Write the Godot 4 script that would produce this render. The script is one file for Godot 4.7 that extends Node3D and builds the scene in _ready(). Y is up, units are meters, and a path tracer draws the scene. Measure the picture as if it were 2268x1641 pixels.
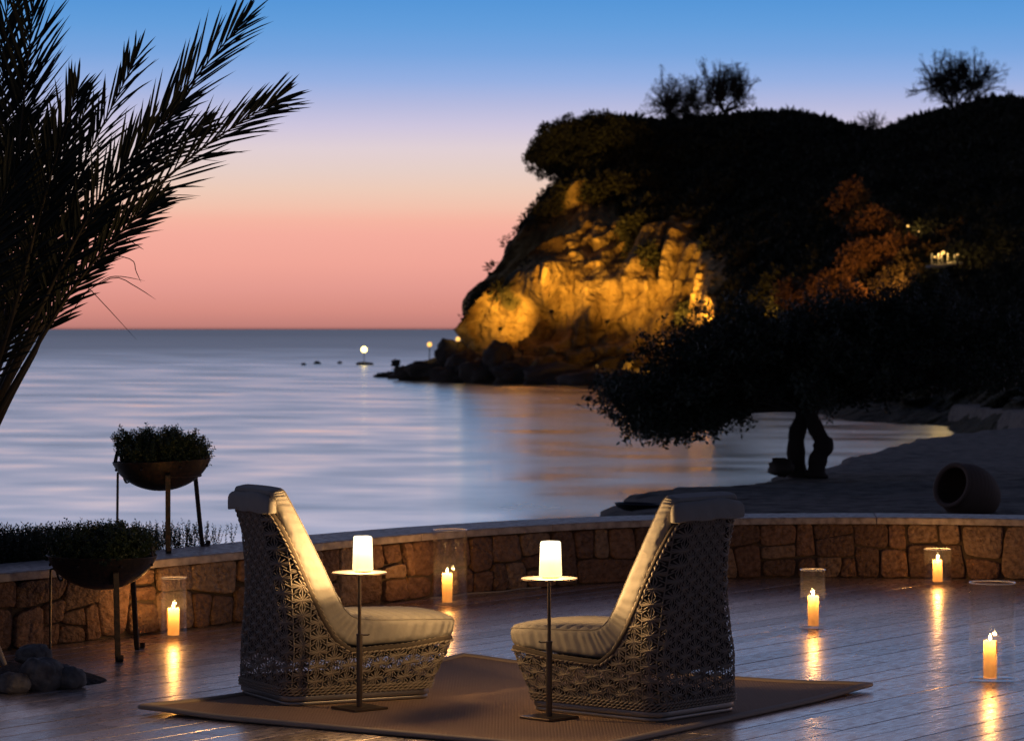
extends Node3D
# A seaside terrace at dusk. x right, y up, -z away from the camera; deck surface at y = 0, sea at SEA.

const EYE := 1.72
const F := 6800.0
const SEA := -3.28

var rng := RandomNumberGenerator.new()
var taken := {}
var M := {}

class MB:
	# collects triangles (counter-clockwise seen from outside) and makes an ArrayMesh with smooth normals over shared vertices
	var v := PackedVector3Array()
	var i := PackedInt32Array()
	var uv := PackedVector2Array()
	var col := PackedColorArray()

	func p(a: Vector3) -> int:
		v.append(a)
		return v.size() - 1

	func tri(a: int, b: int, c: int) -> void:
		i.append(a)
		i.append(b)
		i.append(c)

	func quad(a: int, b: int, c: int, d: int) -> void:
		tri(a, b, c)
		tri(a, c, d)

	func face(pts: Array, inside: Vector3) -> void:
		var n := pts.size()
		var mid := Vector3.ZERO
		for q in pts:
			mid += q
		mid /= n
		var nor: Vector3 = (pts[1] - pts[0]).cross(pts[2] - pts[0])
		var first := v.size()
		for q in pts:
			v.append(q)
		for k in range(1, n - 1):
			if nor.dot(mid - inside) > 0.0:
				tri(first, first + k, first + k + 1)
			else:
				tri(first, first + k + 1, first + k)

	func grid(rows: Array, close := false) -> void:
		var first := v.size()
		var w: int = rows[0].size()
		for r in rows:
			v.append_array(r)
		for a in rows.size() - 1:
			for b in (w if close else w - 1):
				var c: int = (b + 1) % w
				quad(first + a * w + b, first + a * w + c, first + (a + 1) * w + c, first + (a + 1) * w + b)

	func tube(path: PackedVector3Array, radii: PackedFloat32Array, n := 8, cap := true, flat := 1.0, roll := 0.0) -> void:
		var rows := []
		var t0 := (path[1] - path[0]).normalized()
		var up := Vector3.UP if absf(t0.y) < 0.9 else Vector3.RIGHT
		var s := t0.cross(up).normalized()
		if roll != 0.0:
			s = s.rotated(t0, roll)
		for k in path.size():
			var t := (path[mini(k + 1, path.size() - 1)] - path[maxi(k - 1, 0)]).normalized()
			s = (s - t * s.dot(t)).normalized()
			var u := s.cross(t)
			var row := PackedVector3Array()
			for a in n:
				var ang := TAU * a / n
				row.append(path[k] + (s * cos(ang) + u * sin(ang) * flat) * radii[mini(k, radii.size() - 1)])
			rows.append(row)
		if cap:
			var a0 := PackedVector3Array()
			var a1 := PackedVector3Array()
			for a in n:
				a0.append(path[0])
				a1.append(path[path.size() - 1])
			rows.push_front(a0)
			rows.append(a1)
		grid_rev(rows)

	func grid_rev(rows: Array) -> void:
		var first := v.size()
		var w: int = rows[0].size()
		for r in rows:
			v.append_array(r)
		for a in rows.size() - 1:
			for b in w:
				var c: int = (b + 1) % w
				quad(first + a * w + b, first + (a + 1) * w + b, first + (a + 1) * w + c, first + a * w + c)

	func lathe(prof: PackedVector2Array, n: int, xf := Transform3D.IDENTITY, wob := 0.0, ph := 0.0) -> void:
		# profile (radius, height) from the bottom outside upwards
		var rows := []
		for q in prof:
			var row := PackedVector3Array()
			for a in n:
				var ang := TAU * a / n
				var r := q.x * (1.0 + wob * sin(2.0 * ang + ph) + 0.4 * wob * sin(5.0 * ang + ph * 2.0))
				row.append(xf * Vector3(r * cos(ang), q.y, r * sin(ang)))
			rows.append(row)
		grid_rev(rows)

	func cbox(xf: Transform3D, h: Vector3, c: float) -> void:
		var o := xf.origin
		var s := [-1.0, 1.0]
		for a in s:
			face([xf * Vector3(a * h.x, h.y - c, h.z - c), xf * Vector3(a * h.x, -h.y + c, h.z - c), xf * Vector3(a * h.x, -h.y + c, -h.z + c), xf * Vector3(a * h.x, h.y - c, -h.z + c)], o)
			face([xf * Vector3(h.x - c, a * h.y, h.z - c), xf * Vector3(-h.x + c, a * h.y, h.z - c), xf * Vector3(-h.x + c, a * h.y, -h.z + c), xf * Vector3(h.x - c, a * h.y, -h.z + c)], o)
			face([xf * Vector3(h.x - c, h.y - c, a * h.z), xf * Vector3(-h.x + c, h.y - c, a * h.z), xf * Vector3(-h.x + c, -h.y + c, a * h.z), xf * Vector3(h.x - c, -h.y + c, a * h.z)], o)
			for b in s:
				face([xf * Vector3(a * h.x, b * (h.y - c), h.z - c), xf * Vector3(a * h.x, b * (h.y - c), -h.z + c), xf * Vector3(a * (h.x - c), b * h.y, -h.z + c), xf * Vector3(a * (h.x - c), b * h.y, h.z - c)], o)
				face([xf * Vector3(a * h.x, h.y - c, b * (h.z - c)), xf * Vector3(a * h.x, -h.y + c, b * (h.z - c)), xf * Vector3(a * (h.x - c), -h.y + c, b * h.z), xf * Vector3(a * (h.x - c), h.y - c, b * h.z)], o)
				face([xf * Vector3(h.x - c, a * h.y, b * (h.z - c)), xf * Vector3(-h.x + c, a * h.y, b * (h.z - c)), xf * Vector3(-h.x + c, a * (h.y - c), b * h.z), xf * Vector3(h.x - c, a * (h.y - c), b * h.z)], o)
				for d in s:
					face([xf * Vector3(a * h.x, b * (h.y - c), d * (h.z - c)), xf * Vector3(a * (h.x - c), b * h.y, d * (h.z - c)), xf * Vector3(a * (h.x - c), b * (h.y - c), d * h.z)], o)

	func mesh() -> ArrayMesh:
		var nor := PackedVector3Array()
		nor.resize(v.size())
		var idx := PackedInt32Array()
		idx.resize(i.size())
		for k in range(0, i.size(), 3):
			var a := i[k]
			var b := i[k + 1]
			var c := i[k + 2]
			var n := (v[b] - v[a]).cross(v[c] - v[a])
			nor[a] += n
			nor[b] += n
			nor[c] += n
			idx[k] = a
			idx[k + 1] = c
			idx[k + 2] = b
		for k in nor.size():
			nor[k] = nor[k].normalized() if nor[k].length_squared() > 1e-24 else Vector3.UP
		var arr := []
		arr.resize(Mesh.ARRAY_MAX)
		arr[Mesh.ARRAY_VERTEX] = v
		arr[Mesh.ARRAY_NORMAL] = nor
		arr[Mesh.ARRAY_INDEX] = idx
		if uv.size() == v.size():
			arr[Mesh.ARRAY_TEX_UV] = uv
		if col.size() == v.size():
			arr[Mesh.ARRAY_COLOR] = col
		var m := ArrayMesh.new()
		m.add_surface_from_arrays(Mesh.PRIMITIVE_TRIANGLES, arr)
		return m


# ---------------------------------------------------------------- nodes

func numbered(called: String) -> String:
	if not taken.has(called):
		taken[called] = 0
		return called
	taken[called] += 1
	return "%s_%03d" % [called, taken[called]]


func tag(o: Node, label := "", category := "", group := "", kind := "") -> void:
	if label:
		o.set_meta("label", label)
	if category:
		o.set_meta("category", category)
	if group:
		o.set_meta("group", group)
	if kind:
		o.set_meta("kind", kind)


func thing(called: String, at_: Vector3, turn: float, label: String, category: String, group := "") -> Node3D:
	var o := Node3D.new()
	o.name = numbered(called)
	add_child(o)
	o.position = at_
	o.rotation.y = turn
	tag(o, label, category, group)
	return o


func piece(called: String, m: Mesh, mat: Material, parent: Node, kind := "") -> MeshInstance3D:
	# one named mesh; under the root its name is numbered, under a thing repeats are numbered per thing
	var o := MeshInstance3D.new()
	if parent == self:
		o.name = numbered(called)
	else:
		var nm := called
		var k := 0
		while parent.has_node(NodePath(nm)):
			k += 1
			nm = "%s_%03d" % [called, k]
		o.name = nm
	o.mesh = m
	o.material_override = mat
	parent.add_child(o)
	if kind:
		o.set_meta("kind", kind)
	return o


func copies(called: String, m: Mesh, mat: Material, where: Array, parent: Node, kind := "stuff") -> MultiMeshInstance3D:
	var mm := MultiMesh.new()
	mm.transform_format = MultiMesh.TRANSFORM_3D
	mm.mesh = m
	mm.instance_count = where.size()
	for k in where.size():
		mm.set_instance_transform(k, where[k])
	var o := MultiMeshInstance3D.new()
	o.name = numbered(called) if parent == self else called
	o.multimesh = mm
	o.material_override = mat
	parent.add_child(o)
	if kind:
		o.set_meta("kind", kind)
	return o


func at(px: float, py: float, z: float) -> Vector3:
	# where a point seen in that direction lies when it is z metres away
	return Vector3((px - 1134.0) / F * z, EYE - (py - 729.0) / F * z, -z)


func rnd(a: float, b: float) -> float:
	return rng.randf_range(a, b)


# ---------------------------------------------------------------- materials

func lin(r: float, g: float, b: float) -> Color:
	return Color(r, g, b).linear_to_srgb()


func noise(seed_: int, freq: float, octaves := 4, kind := FastNoiseLite.TYPE_SIMPLEX_SMOOTH) -> FastNoiseLite:
	var n := FastNoiseLite.new()
	n.seed = seed_
	n.frequency = freq
	n.noise_type = kind
	n.fractal_octaves = octaves
	return n


func ntex(n: FastNoiseLite, stops: Array, size := 512, bump := false) -> NoiseTexture2D:
	# stops: [offset, Color in srgb, ...]
	var t := NoiseTexture2D.new()
	t.width = size
	t.height = size
	t.seamless = true
	t.seamless_blend_skirt = 0.2
	t.noise = n
	if stops.size():
		var g := Gradient.new()
		var off := PackedFloat32Array()
		var cs := PackedColorArray()
		for k in range(0, stops.size(), 2):
			off.append(stops[k])
			cs.append(stops[k + 1])
		g.offsets = off
		g.colors = cs
		t.color_ramp = g
	return t


func mat(c: Color, rough: float, metal := 0.0, spec := 0.5) -> StandardMaterial3D:
	var m := StandardMaterial3D.new()
	m.albedo_color = c
	m.roughness = rough
	m.metallic = metal
	m.metallic_specular = spec
	m.cull_mode = BaseMaterial3D.CULL_DISABLED
	return m


func tri_scale(m: StandardMaterial3D, s: float, world := true) -> void:
	m.uv1_triplanar = true
	m.uv1_world_triplanar = world
	m.uv1_scale = Vector3(s, s, s)


func g2(x: float) -> Color:
	return Color(x, x, x)


func make_materials() -> void:
	# deck boards: white-washed wood with a satin finish
	var grain := ntex(noise(11, 0.012, 5), [0.0, lin(0.66, 0.54, 0.46), 0.42, lin(0.84, 0.71, 0.62), 0.6, lin(0.88, 0.76, 0.67), 1.0, lin(0.94, 0.84, 0.76)])
	var deck_rough := ntex(noise(12, 0.015, 5), [0.2, g2(0.24), 0.5, g2(0.30), 0.8, g2(0.40)])
	for k in 5:
		var t: float = [0.92, 1.0, 0.86, 0.97, 0.80][k]
		var m := mat(Color(1, 1, 1) * Color(t, t * [1.0, 0.99, 0.98, 1.0, 0.985][k], t * [1.0, 0.98, 0.97, 1.0, 0.97][k]), 1.0)
		m.albedo_texture = grain
		m.roughness_texture = deck_rough
		m.uv1_scale = Vector3(0.9, 5.0, 1.0)
		m.metallic_specular = 0.55
		m.metallic = 0.78
		m.clearcoat_enabled = true
		m.clearcoat = 0.3
		m.clearcoat_roughness = 0.26
		M["board%d" % k] = m
	M.joist = mat(lin(0.03, 0.025, 0.02), 0.9)
	# rubble stones
	var st_a := noise(21, 0.016, 7)
	var st_b := ntex(noise(22, 0.02, 6), [])
	for k in 4:
		var c: Array = [[0.29, 0.17, 0.105], [0.22, 0.125, 0.078], [0.32, 0.215, 0.14], [0.19, 0.115, 0.076]][k]
		var m := mat(Color(1, 1, 1), 0.85)
		var d := 0.55
		m.albedo_texture = ntex(st_a, [0.12, lin(c[0] * 0.45, c[1] * 0.42, c[2] * 0.42), 0.34, lin(c[0] * 0.75, c[1] * 0.73, c[2] * 0.72), 0.5, lin(c[0], c[1], c[2]), 0.72, lin(c[0] * 1.15, c[1] * 1.2, c[2] * 1.25), 0.9, lin(c[0] * 1.3, c[1] * 1.45, c[2] * 1.6)])
		m.heightmap_enabled = true
		m.heightmap_texture = st_b
		m.heightmap_scale = 2.4
		tri_scale(m, 2.2 + 0.13 * k)
		M["stone%d" % k] = m
	M.mortar = mat(lin(0.11, 0.08, 0.058), 0.95)
	M.coping = mat(Color(1, 1, 1), 0.5)
	M.coping.albedo_texture = ntex(noise(31, 0.02, 6), [0.2, lin(0.28, 0.235, 0.20), 0.45, lin(0.46, 0.40, 0.35), 0.75, lin(0.58, 0.52, 0.46)])
	M.coping.roughness_texture = ntex(noise(32, 0.03, 4), [0.2, g2(0.35), 0.8, g2(0.65)])
	M.coping.roughness = 1.0
	M.coping.heightmap_enabled = true
	M.coping.heightmap_texture = st_b
	M.coping.heightmap_scale = 0.4
	tri_scale(M.coping, 1.3)
	# rug
	M.rug = mat(Color(1, 1, 1), 0.95)
	M.rug.albedo_texture = ntex(noise(41, 0.09, 3), [0.2, lin(0.24, 0.14, 0.085), 0.5, lin(0.52, 0.34, 0.225), 0.8, lin(0.74, 0.54, 0.38)])
	M.rug.heightmap_enabled = true
	M.rug.heightmap_texture = weave_texture()
	M.rug.heightmap_scale = 0.25
	tri_scale(M.rug, 9.0)
	M.rug_border = mat(lin(0.50, 0.40, 0.31), 0.8)
	M.rug_border.heightmap_enabled = true
	M.rug_border.heightmap_texture = M.rug.heightmap_texture
	M.rug_border.heightmap_scale = 0.06
	tri_scale(M.rug_border, 24.0)
	# chairs
	M.wicker = mat(lin(0.30, 0.255, 0.21), 0.55)
	M.wicker_trim = mat(lin(0.33, 0.275, 0.215), 0.48)
	M.wicker_core = mat(lin(0.09, 0.07, 0.055), 0.8)
	M.plinth = mat(lin(0.34, 0.32, 0.30), 0.42, 1.0)
	M.pan = mat(lin(0.05, 0.045, 0.04), 0.8)
	M.cloth = mat(lin(0.375, 0.35, 0.315), 0.85)
	M.cloth.rim_enabled = true
	M.cloth.rim = 0.15
	M.cloth.heightmap_enabled = true
	M.cloth.heightmap_texture = ntex(noise(51, 0.012, 3), [])
	M.cloth.heightmap_scale = 0.22
	tri_scale(M.cloth, 2.6, false)
	M.seam = mat(lin(0.30, 0.27, 0.23), 0.9)
	# side tables and lamps
	M.bronze = mat(lin(0.16, 0.12, 0.085), 0.38, 0.75)
	M.bronze_top = mat(lin(0.42, 0.34, 0.26), 0.42, 0.7)
	M.steel = mat(lin(0.5, 0.45, 0.38), 0.3, 1.0)
	# glass and candles
	var g := mat(Color(0.93, 0.95, 0.97, 0.0045), 0.03)
	g.transparency = BaseMaterial3D.TRANSPARENCY_ALPHA
	M.glass = g
	var gt := mat(Color(0.95, 0.97, 1.0, 0.42), 0.03)
	gt.transparency = BaseMaterial3D.TRANSPARENCY_ALPHA
	M.glass_thick = gt
	var gb := mat(Color(0.92, 0.95, 0.98, 0.14), 0.03)
	gb.transparency = BaseMaterial3D.TRANSPARENCY_ALPHA
	M.glass_base = gb
	M.wax = mat(lin(0.86, 0.77, 0.58), 0.45)
	M.wax.backlight_enabled = true
	M.wax.backlight = lin(1.0, 0.76, 0.42)
	M.wick = mat(lin(0.02, 0.015, 0.01), 0.9)
	M.flame = mat(lin(0.0, 0.0, 0.0), 1.0)
	M.flame.emission_enabled = true
	M.flame.emission = lin(1.0, 0.72, 0.28)
	M.flame.emission_energy_multiplier = 36.0
	# iron bowls
	M.iron = mat(Color(1, 1, 1), 0.5, 0.55)
	M.iron.albedo_texture = ntex(noise(61, 0.02, 5), [0.25, lin(0.035, 0.03, 0.027), 0.55, lin(0.06, 0.045, 0.036), 0.8, lin(0.11, 0.06, 0.036)])
	M.iron.heightmap_enabled = true
	M.iron.heightmap_texture = st_b
	M.iron.heightmap_scale = 0.15
	tri_scale(M.iron, 3.0, false)
	M.soil = mat(Color(1, 1, 1), 0.95)
	M.soil.albedo_texture = ntex(noise(62, 0.05, 4), [0.2, lin(0.02, 0.016, 0.012), 0.7, lin(0.07, 0.055, 0.042)])
	M.soil.heightmap_enabled = true
	M.soil.heightmap_texture = st_b
	M.soil.heightmap_scale = 2.0
	tri_scale(M.soil, 2.0)
	M.box_leaf = mat(lin(0.035, 0.06, 0.022), 0.5)
	M.hedge_leaf = mat(lin(0.03, 0.045, 0.022), 0.6)
	M.twig = mat(lin(0.06, 0.045, 0.03), 0.85)
	M.palm_leaf = mat(lin(0.018, 0.024, 0.014), 0.75)
	M.palm_stem = mat(lin(0.05, 0.04, 0.024), 0.7)
	M.palm_trunk = mat(lin(0.08, 0.06, 0.04), 0.9)
	M.tree_leaf = mat(lin(0.03, 0.04, 0.02), 0.6)
	M.bark = mat(lin(0.05, 0.04, 0.032), 0.95)
	M.scrub = mat(lin(0.034, 0.034, 0.014), 0.85)
	M.dry_leaf = mat(lin(0.085, 0.055, 0.026), 0.85)
	M.bush = mat(lin(0.018, 0.022, 0.010), 0.9)
	M.rock = mat(Color(1, 1, 1), 0.8)
	M.rock.albedo_texture = ntex(noise(71, 0.012, 5), [0.2, lin(0.10, 0.09, 0.08), 0.5, lin(0.20, 0.185, 0.165), 0.8, lin(0.30, 0.28, 0.25)])
	M.rock.heightmap_enabled = true
	M.rock.heightmap_texture = st_b
	M.rock.heightmap_scale = 1.5
	tri_scale(M.rock, 1.8)
	M.sea_rock = mat(lin(0.07, 0.055, 0.04), 0.75)
	M.cliff = mat(Color(1, 1, 1), 0.92)
	M.cliff.vertex_color_use_as_albedo = true
	M.cliff.heightmap_enabled = true
	M.cliff.heightmap_texture = ntex(noise(72, 0.014, 6), [])
	M.cliff.heightmap_scale = 90.0
	tri_scale(M.cliff, 0.11)
	M.sand = mat(Color(1, 1, 1), 0.9)
	M.sand.albedo_texture = ntex(noise(73, 0.02, 6), [0.2, lin(0.12, 0.105, 0.085), 0.5, lin(0.20, 0.175, 0.14), 0.8, lin(0.27, 0.235, 0.19)])
	M.sand.heightmap_enabled = true
	M.sand.heightmap_texture = st_b
	M.sand.heightmap_scale = 8.0
	tri_scale(M.sand, 0.25)
	M.clay = mat(lin(0.16, 0.105, 0.075), 0.75)
	# sea
	var s := mat(lin(0.95, 1.0, 0.82), 1.0, 1.0, 0.42)
	s.roughness_texture = sea_roughness()
	M.sea = s
	M.lamp_glass = mat(lin(0.9, 0.85, 0.7), 0.4)
	M.lamp_glass.emission_enabled = true
	M.lamp_glass.emission = lin(1.0, 0.70, 0.22)
	M.lamp_glass.emission_energy_multiplier = 7.0
	M.lamp_dim = M.lamp_glass.duplicate()
	M.lamp_dim.emission = lin(1.0, 0.52, 0.11)
	M.lamp_dim.emission_energy_multiplier = 1.7
	M.dark_metal = mat(lin(0.03, 0.03, 0.03), 0.5, 0.6)
	M.pale_wall = mat(lin(0.32, 0.29, 0.25), 0.9)
	M.cord = mat(lin(0.45, 0.40, 0.33), 0.6)
	M.drift = mat(lin(0.40, 0.33, 0.25), 0.7)


func sea_roughness() -> ImageTexture:
	# how ruffled the water is: calm and streaky in the bay, rougher towards the open sea (v runs with the logarithm of distance)
	var a := noise(81, 1.0, 4)
	var b := noise(83, 1.0, 3)
	var w := 1024
	var h := 1024
	var data := PackedByteArray()
	data.resize(w * h)
	for y in h:
		var z := 20.0 * exp(6.215 * (y + 0.5) / h)
		var base := table([60.0, 110.0, 200.0, 330.0, 430.0, 560.0, 900.0, 3000.0], [0.195, 0.20, 0.22, 0.235, 0.27, 0.34, 0.43, 0.50], z)
		var amp := 0.10 * (1.0 - 0.7 * smoothstep(500.0, 1200.0, z))
		var sc := 1.0 + z / 160.0
		for x in w:
			var xm := (float(x) / w - 0.5) * 400.0
			var n := a.get_noise_2d(xm * 0.20 / sc + sc * 3.0, z * 0.34 / sc) + 0.6 * b.get_noise_2d(xm * 0.05, z * 0.07)
			data[y * w + x] = int(255.0 * clampf(base + n * amp, 0.05, 0.6))
	return ImageTexture.create_from_image(Image.create_from_data(w, h, false, Image.FORMAT_L8, data))


func weave_texture() -> ImageTexture:
	var im := Image.create(64, 64, false, Image.FORMAT_RGB8)
	for y in 64:
		for x in 64:
			var cx := x / 8
			var cy := y / 8
			var over := (cx + cy) % 2 == 0
			var a := sin(PI * ((x % 8) + 0.5) / 8.0)
			var b := sin(PI * ((y % 8) + 0.5) / 8.0)
			var h := (0.55 + 0.45 * a) * pow(b, 0.6) if over else (0.55 + 0.45 * b) * pow(a, 0.6)
			im.set_pixel(x, y, Color(h, h, h))
	return ImageTexture.create_from_image(im)


# ---------------------------------------------------------------- sky

func sky_base(deg: float, el: Array, cs: Array) -> Color:
	# linear radiance of the sky at an elevation in degrees
	var k := 0
	while k < el.size() - 2 and deg > el[k + 1]:
		k += 1
	var t := clampf((deg - el[k]) / (el[k + 1] - el[k]), 0.0, 1.0)
	var a: Color = cs[k].srgb_to_linear()
	var b: Color = cs[k + 1].srgb_to_linear()
	return a.lerp(b, t)


func make_sky() -> Sky:
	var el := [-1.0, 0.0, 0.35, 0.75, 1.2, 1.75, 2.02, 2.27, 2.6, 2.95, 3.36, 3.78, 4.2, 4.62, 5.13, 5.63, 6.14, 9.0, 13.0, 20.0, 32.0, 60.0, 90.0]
	var cs := [Color8(170, 112, 112), Color8(188, 124, 118), Color8(214, 141, 130), Color8(228, 154, 143), Color8(240, 165, 151), Color8(245, 173, 158), Color8(246, 181, 162), Color8(243, 194, 173), Color8(238, 203, 185), Color8(231, 207, 199), Color8(225, 208, 213), Color8(206, 198, 222), Color8(180, 186, 223), Color8(150, 176, 226), Color8(120, 165, 223), Color8(100, 158, 220), Color8(85, 150, 216), Color8(130, 152, 192), Color8(150, 150, 176), Color8(108, 106, 136), Color8(46, 58, 88), Color8(25, 35, 60), Color8(20, 29, 52)]  # steps above the visible sky are paled and raised to brighten the deck
	var w := 256
	var h := 3072
	var data := PackedFloat32Array()
	data.resize(w * h * 3)
	# the glow is strongest where the sun went down, a little left of centre, and dies away behind
	var away := PackedFloat32Array()
	for x in w:
		away.append(1.0 - smoothstep(0.25, 1.0, 0.5 + 0.5 * cos((x + 0.5) / w * TAU + 0.12)))
	var k := 0
	for y in h:
		var deg := (0.5 - (y + 0.5) / h) * 180.0
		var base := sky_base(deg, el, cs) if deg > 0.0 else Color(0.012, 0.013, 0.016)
		var back := Color(0.022, 0.024, 0.036).lerp(Color(0.007, 0.010, 0.022), clampf(deg / 40.0, 0.0, 1.0))
		var share := lerpf(0.72, 0.97, exp(-deg / 14.0)) if deg > 0.0 else 0.0
		for x in w:
			var c := base.lerp(back, away[x] * share)
			data[k] = c.r
			data[k + 1] = c.g
			data[k + 2] = c.b
			k += 3
	var im := Image.create_from_data(w, h, false, Image.FORMAT_RGBF, data.to_byte_array())
	var ps := PanoramaSkyMaterial.new()
	ps.panorama = ImageTexture.create_from_image(im)
	var sky := Sky.new()
	sky.sky_material = ps
	return sky


func _ready() -> void:
	rng.seed = 7
	# camera
	var cam := Camera3D.new()
	cam.name = "camera"
	var lens := CameraAttributesPhysical.new()
	lens.frustum_focal_length = 110.0
	lens.frustum_focus_distance = 14.4
	lens.exposure_aperture = 8.0
	cam.attributes = lens
	cam.position = Vector3(0, EYE, 0)
	add_child(cam)
	var near := 0.1
	cam.set_frustum(near * 2.0 * 820.5 / F, Vector2(0, -near * 91.5 / F), near, 90000.0)
	cam.keep_aspect = Camera3D.KEEP_HEIGHT
	cam.current = true
	# sky
	var env := Environment.new()
	env.background_mode = Environment.BG_SKY
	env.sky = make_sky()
	env.background_energy_multiplier = 1.0
	env.tonemap_mode = Environment.TONE_MAPPER_LINEAR
	env.tonemap_exposure = 1.0
	env.sdfgi_enabled = true
	env.ssao_enabled = true
	env.ssil_enabled = true
	var we := WorldEnvironment.new()
	we.name = "world_environment"
	we.environment = env
	add_child(we)
	make_materials()
	# large structure
	build_sea()
	build_shore()
	build_headland()
	build_deck()
	build_wall()
	# trees and plants
	build_palm()
	build_olive()
	build_hill_trees()
	build_hedge()
	# things on the terrace
	build_rug()
	build_chairs()
	build_tables()
	build_candles()
	build_bowls()
	build_small_things()


# ---------------------------------------------------------------- sea, shore, headland

func catmull(pts: Array, t: float) -> Vector3:
	# t runs from 0 to pts.size() - 1
	var k := clampi(int(floor(t)), 0, pts.size() - 2)
	var f := t - k
	var a: Vector3 = pts[maxi(k - 1, 0)]
	var b: Vector3 = pts[k]
	var c: Vector3 = pts[k + 1]
	var d: Vector3 = pts[mini(k + 2, pts.size() - 1)]
	return b.cubic_interpolate(c, a, d, f)


func table(xs: Array, ys: Array, x: float) -> float:
	if x <= xs[0]:
		return ys[0]
	for k in xs.size() - 1:
		if x <= xs[k + 1]:
			var t: float = (x - xs[k]) / (xs[k + 1] - xs[k])
			t = t * t * (3.0 - 2.0 * t) * 0.5 + t * 0.5
			return lerpf(ys[k], ys[k + 1], t)
	return ys[ys.size() - 1]


func build_sea() -> void:
	# strips that widen with distance, with texture coordinates in metres
	var b := MB.new()
	var rows := []
	for k in 141:
		var z := 20.0 * exp(6.215 * k / 140.0)
		if k == 140:
			z = 75000.0
		var row := PackedVector3Array()
		for j in 9:
			var x := (j / 8.0 - 0.5) * 2.0 * (300.0 + z * 1.2)
			row.append(Vector3(x, SEA, -z))
			b.uv.append(Vector2(x / 400.0 + 0.5, minf(k / 140.0, 0.995)))
		rows.append(row)
	b.grid(rows)
	var o := piece("sea", b.mesh(), M.sea, self)
	tag(o, "calm grey-blue sea reaching the horizon at dusk", "", "", "structure")


func shore_line() -> Array:
	var pts := []
	for q in [[-7.5, 12.0], [-5.0, 16.6], [-3.7, 18.4], [-2.6, 19.9], [-1.5, 20.9], [-0.5, 21.9], [0.2, 23.0], [0.62, 26.5], [0.86, 31.0], [1.05, 35.0], [1.3, 37.6], [1.62, 39.7], [1.78, 40.4], [2.25, 40.55], [2.73, 40.9], [3.25, 42.4], [3.65, 44.1], [4.6, 47.4], [5.76, 53.0], [7.5, 61.0], [10.3, 73.5], [14.0, 84.0], [17.5, 96.0], [19.5, 112.0], [21.0, 130.0], [22.4, 146.0], [23.0, 160.0]]:
		pts.append(Vector3(q[0], 0, q[1]))
	return pts


func build_shore() -> void:
	var line := shore_line()
	var nz := noise(101, 0.35, 4)
	var n := 340
	var offs := [-2.6, -1.1, -0.4, -0.12, 0.02, 0.18, 0.5, 1.0, 1.8, 3.0, 4.6, 7.0, 11.0, 18.0, 30.0, 60.0]
	var hs := [-4.6, -3.4, -1.7, -0.5, -0.1, -0.03, 0.0, 0.01, 0.02, 0.04, 0.06, 0.1, 0.16, 0.26, 0.5, 1.2]
	var rows := []
	for k in n:
		var s := catmull(line, (line.size() - 1) * float(k) / (n - 1))
		var level := table([20.0, 40.0, 53.0, 61.0, 74.0, 100.0, 160.0], [-0.40, -0.36, -0.47, -0.58, -0.80, -1.2, -2.2], s.z)
		var row := PackedVector3Array()
		for j in offs.size():
			var d: float = offs[j]
			var q := s + Vector3(0.965, 0, -0.26) * d
			var jit := nz.get_noise_2d(q.x * 3.0, q.z * 3.0) * (0.34 if d < 0.6 else 0.0)
			q.x += jit * clampf(s.z / 40.0, 0.25, 1.2)
			var y: float = level + hs[j] + nz.get_noise_2d(q.x * 0.6 + 40.0, q.z * 0.6) * 0.12 * clampf(d, 0.1, 1.0) + nz.get_noise_2d(q.x * 4.0, q.z * 4.0 + 9.0) * 0.03
			if d >= 0.0 and d < 0.3:
				y += nz.get_noise_2d(q.x * 2.0 + 7.0, q.z * 2.0) * 0.09
			row.append(Vector3(q.x, y, -q.z))
		rows.append(row)
	var b := MB.new()
	b.grid(rows)
	var o := piece("sandy_shore", b.mesh(), M.sand, self)
	tag(o, "bare sandy bank between the terrace and the bay", "", "", "structure")


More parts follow.
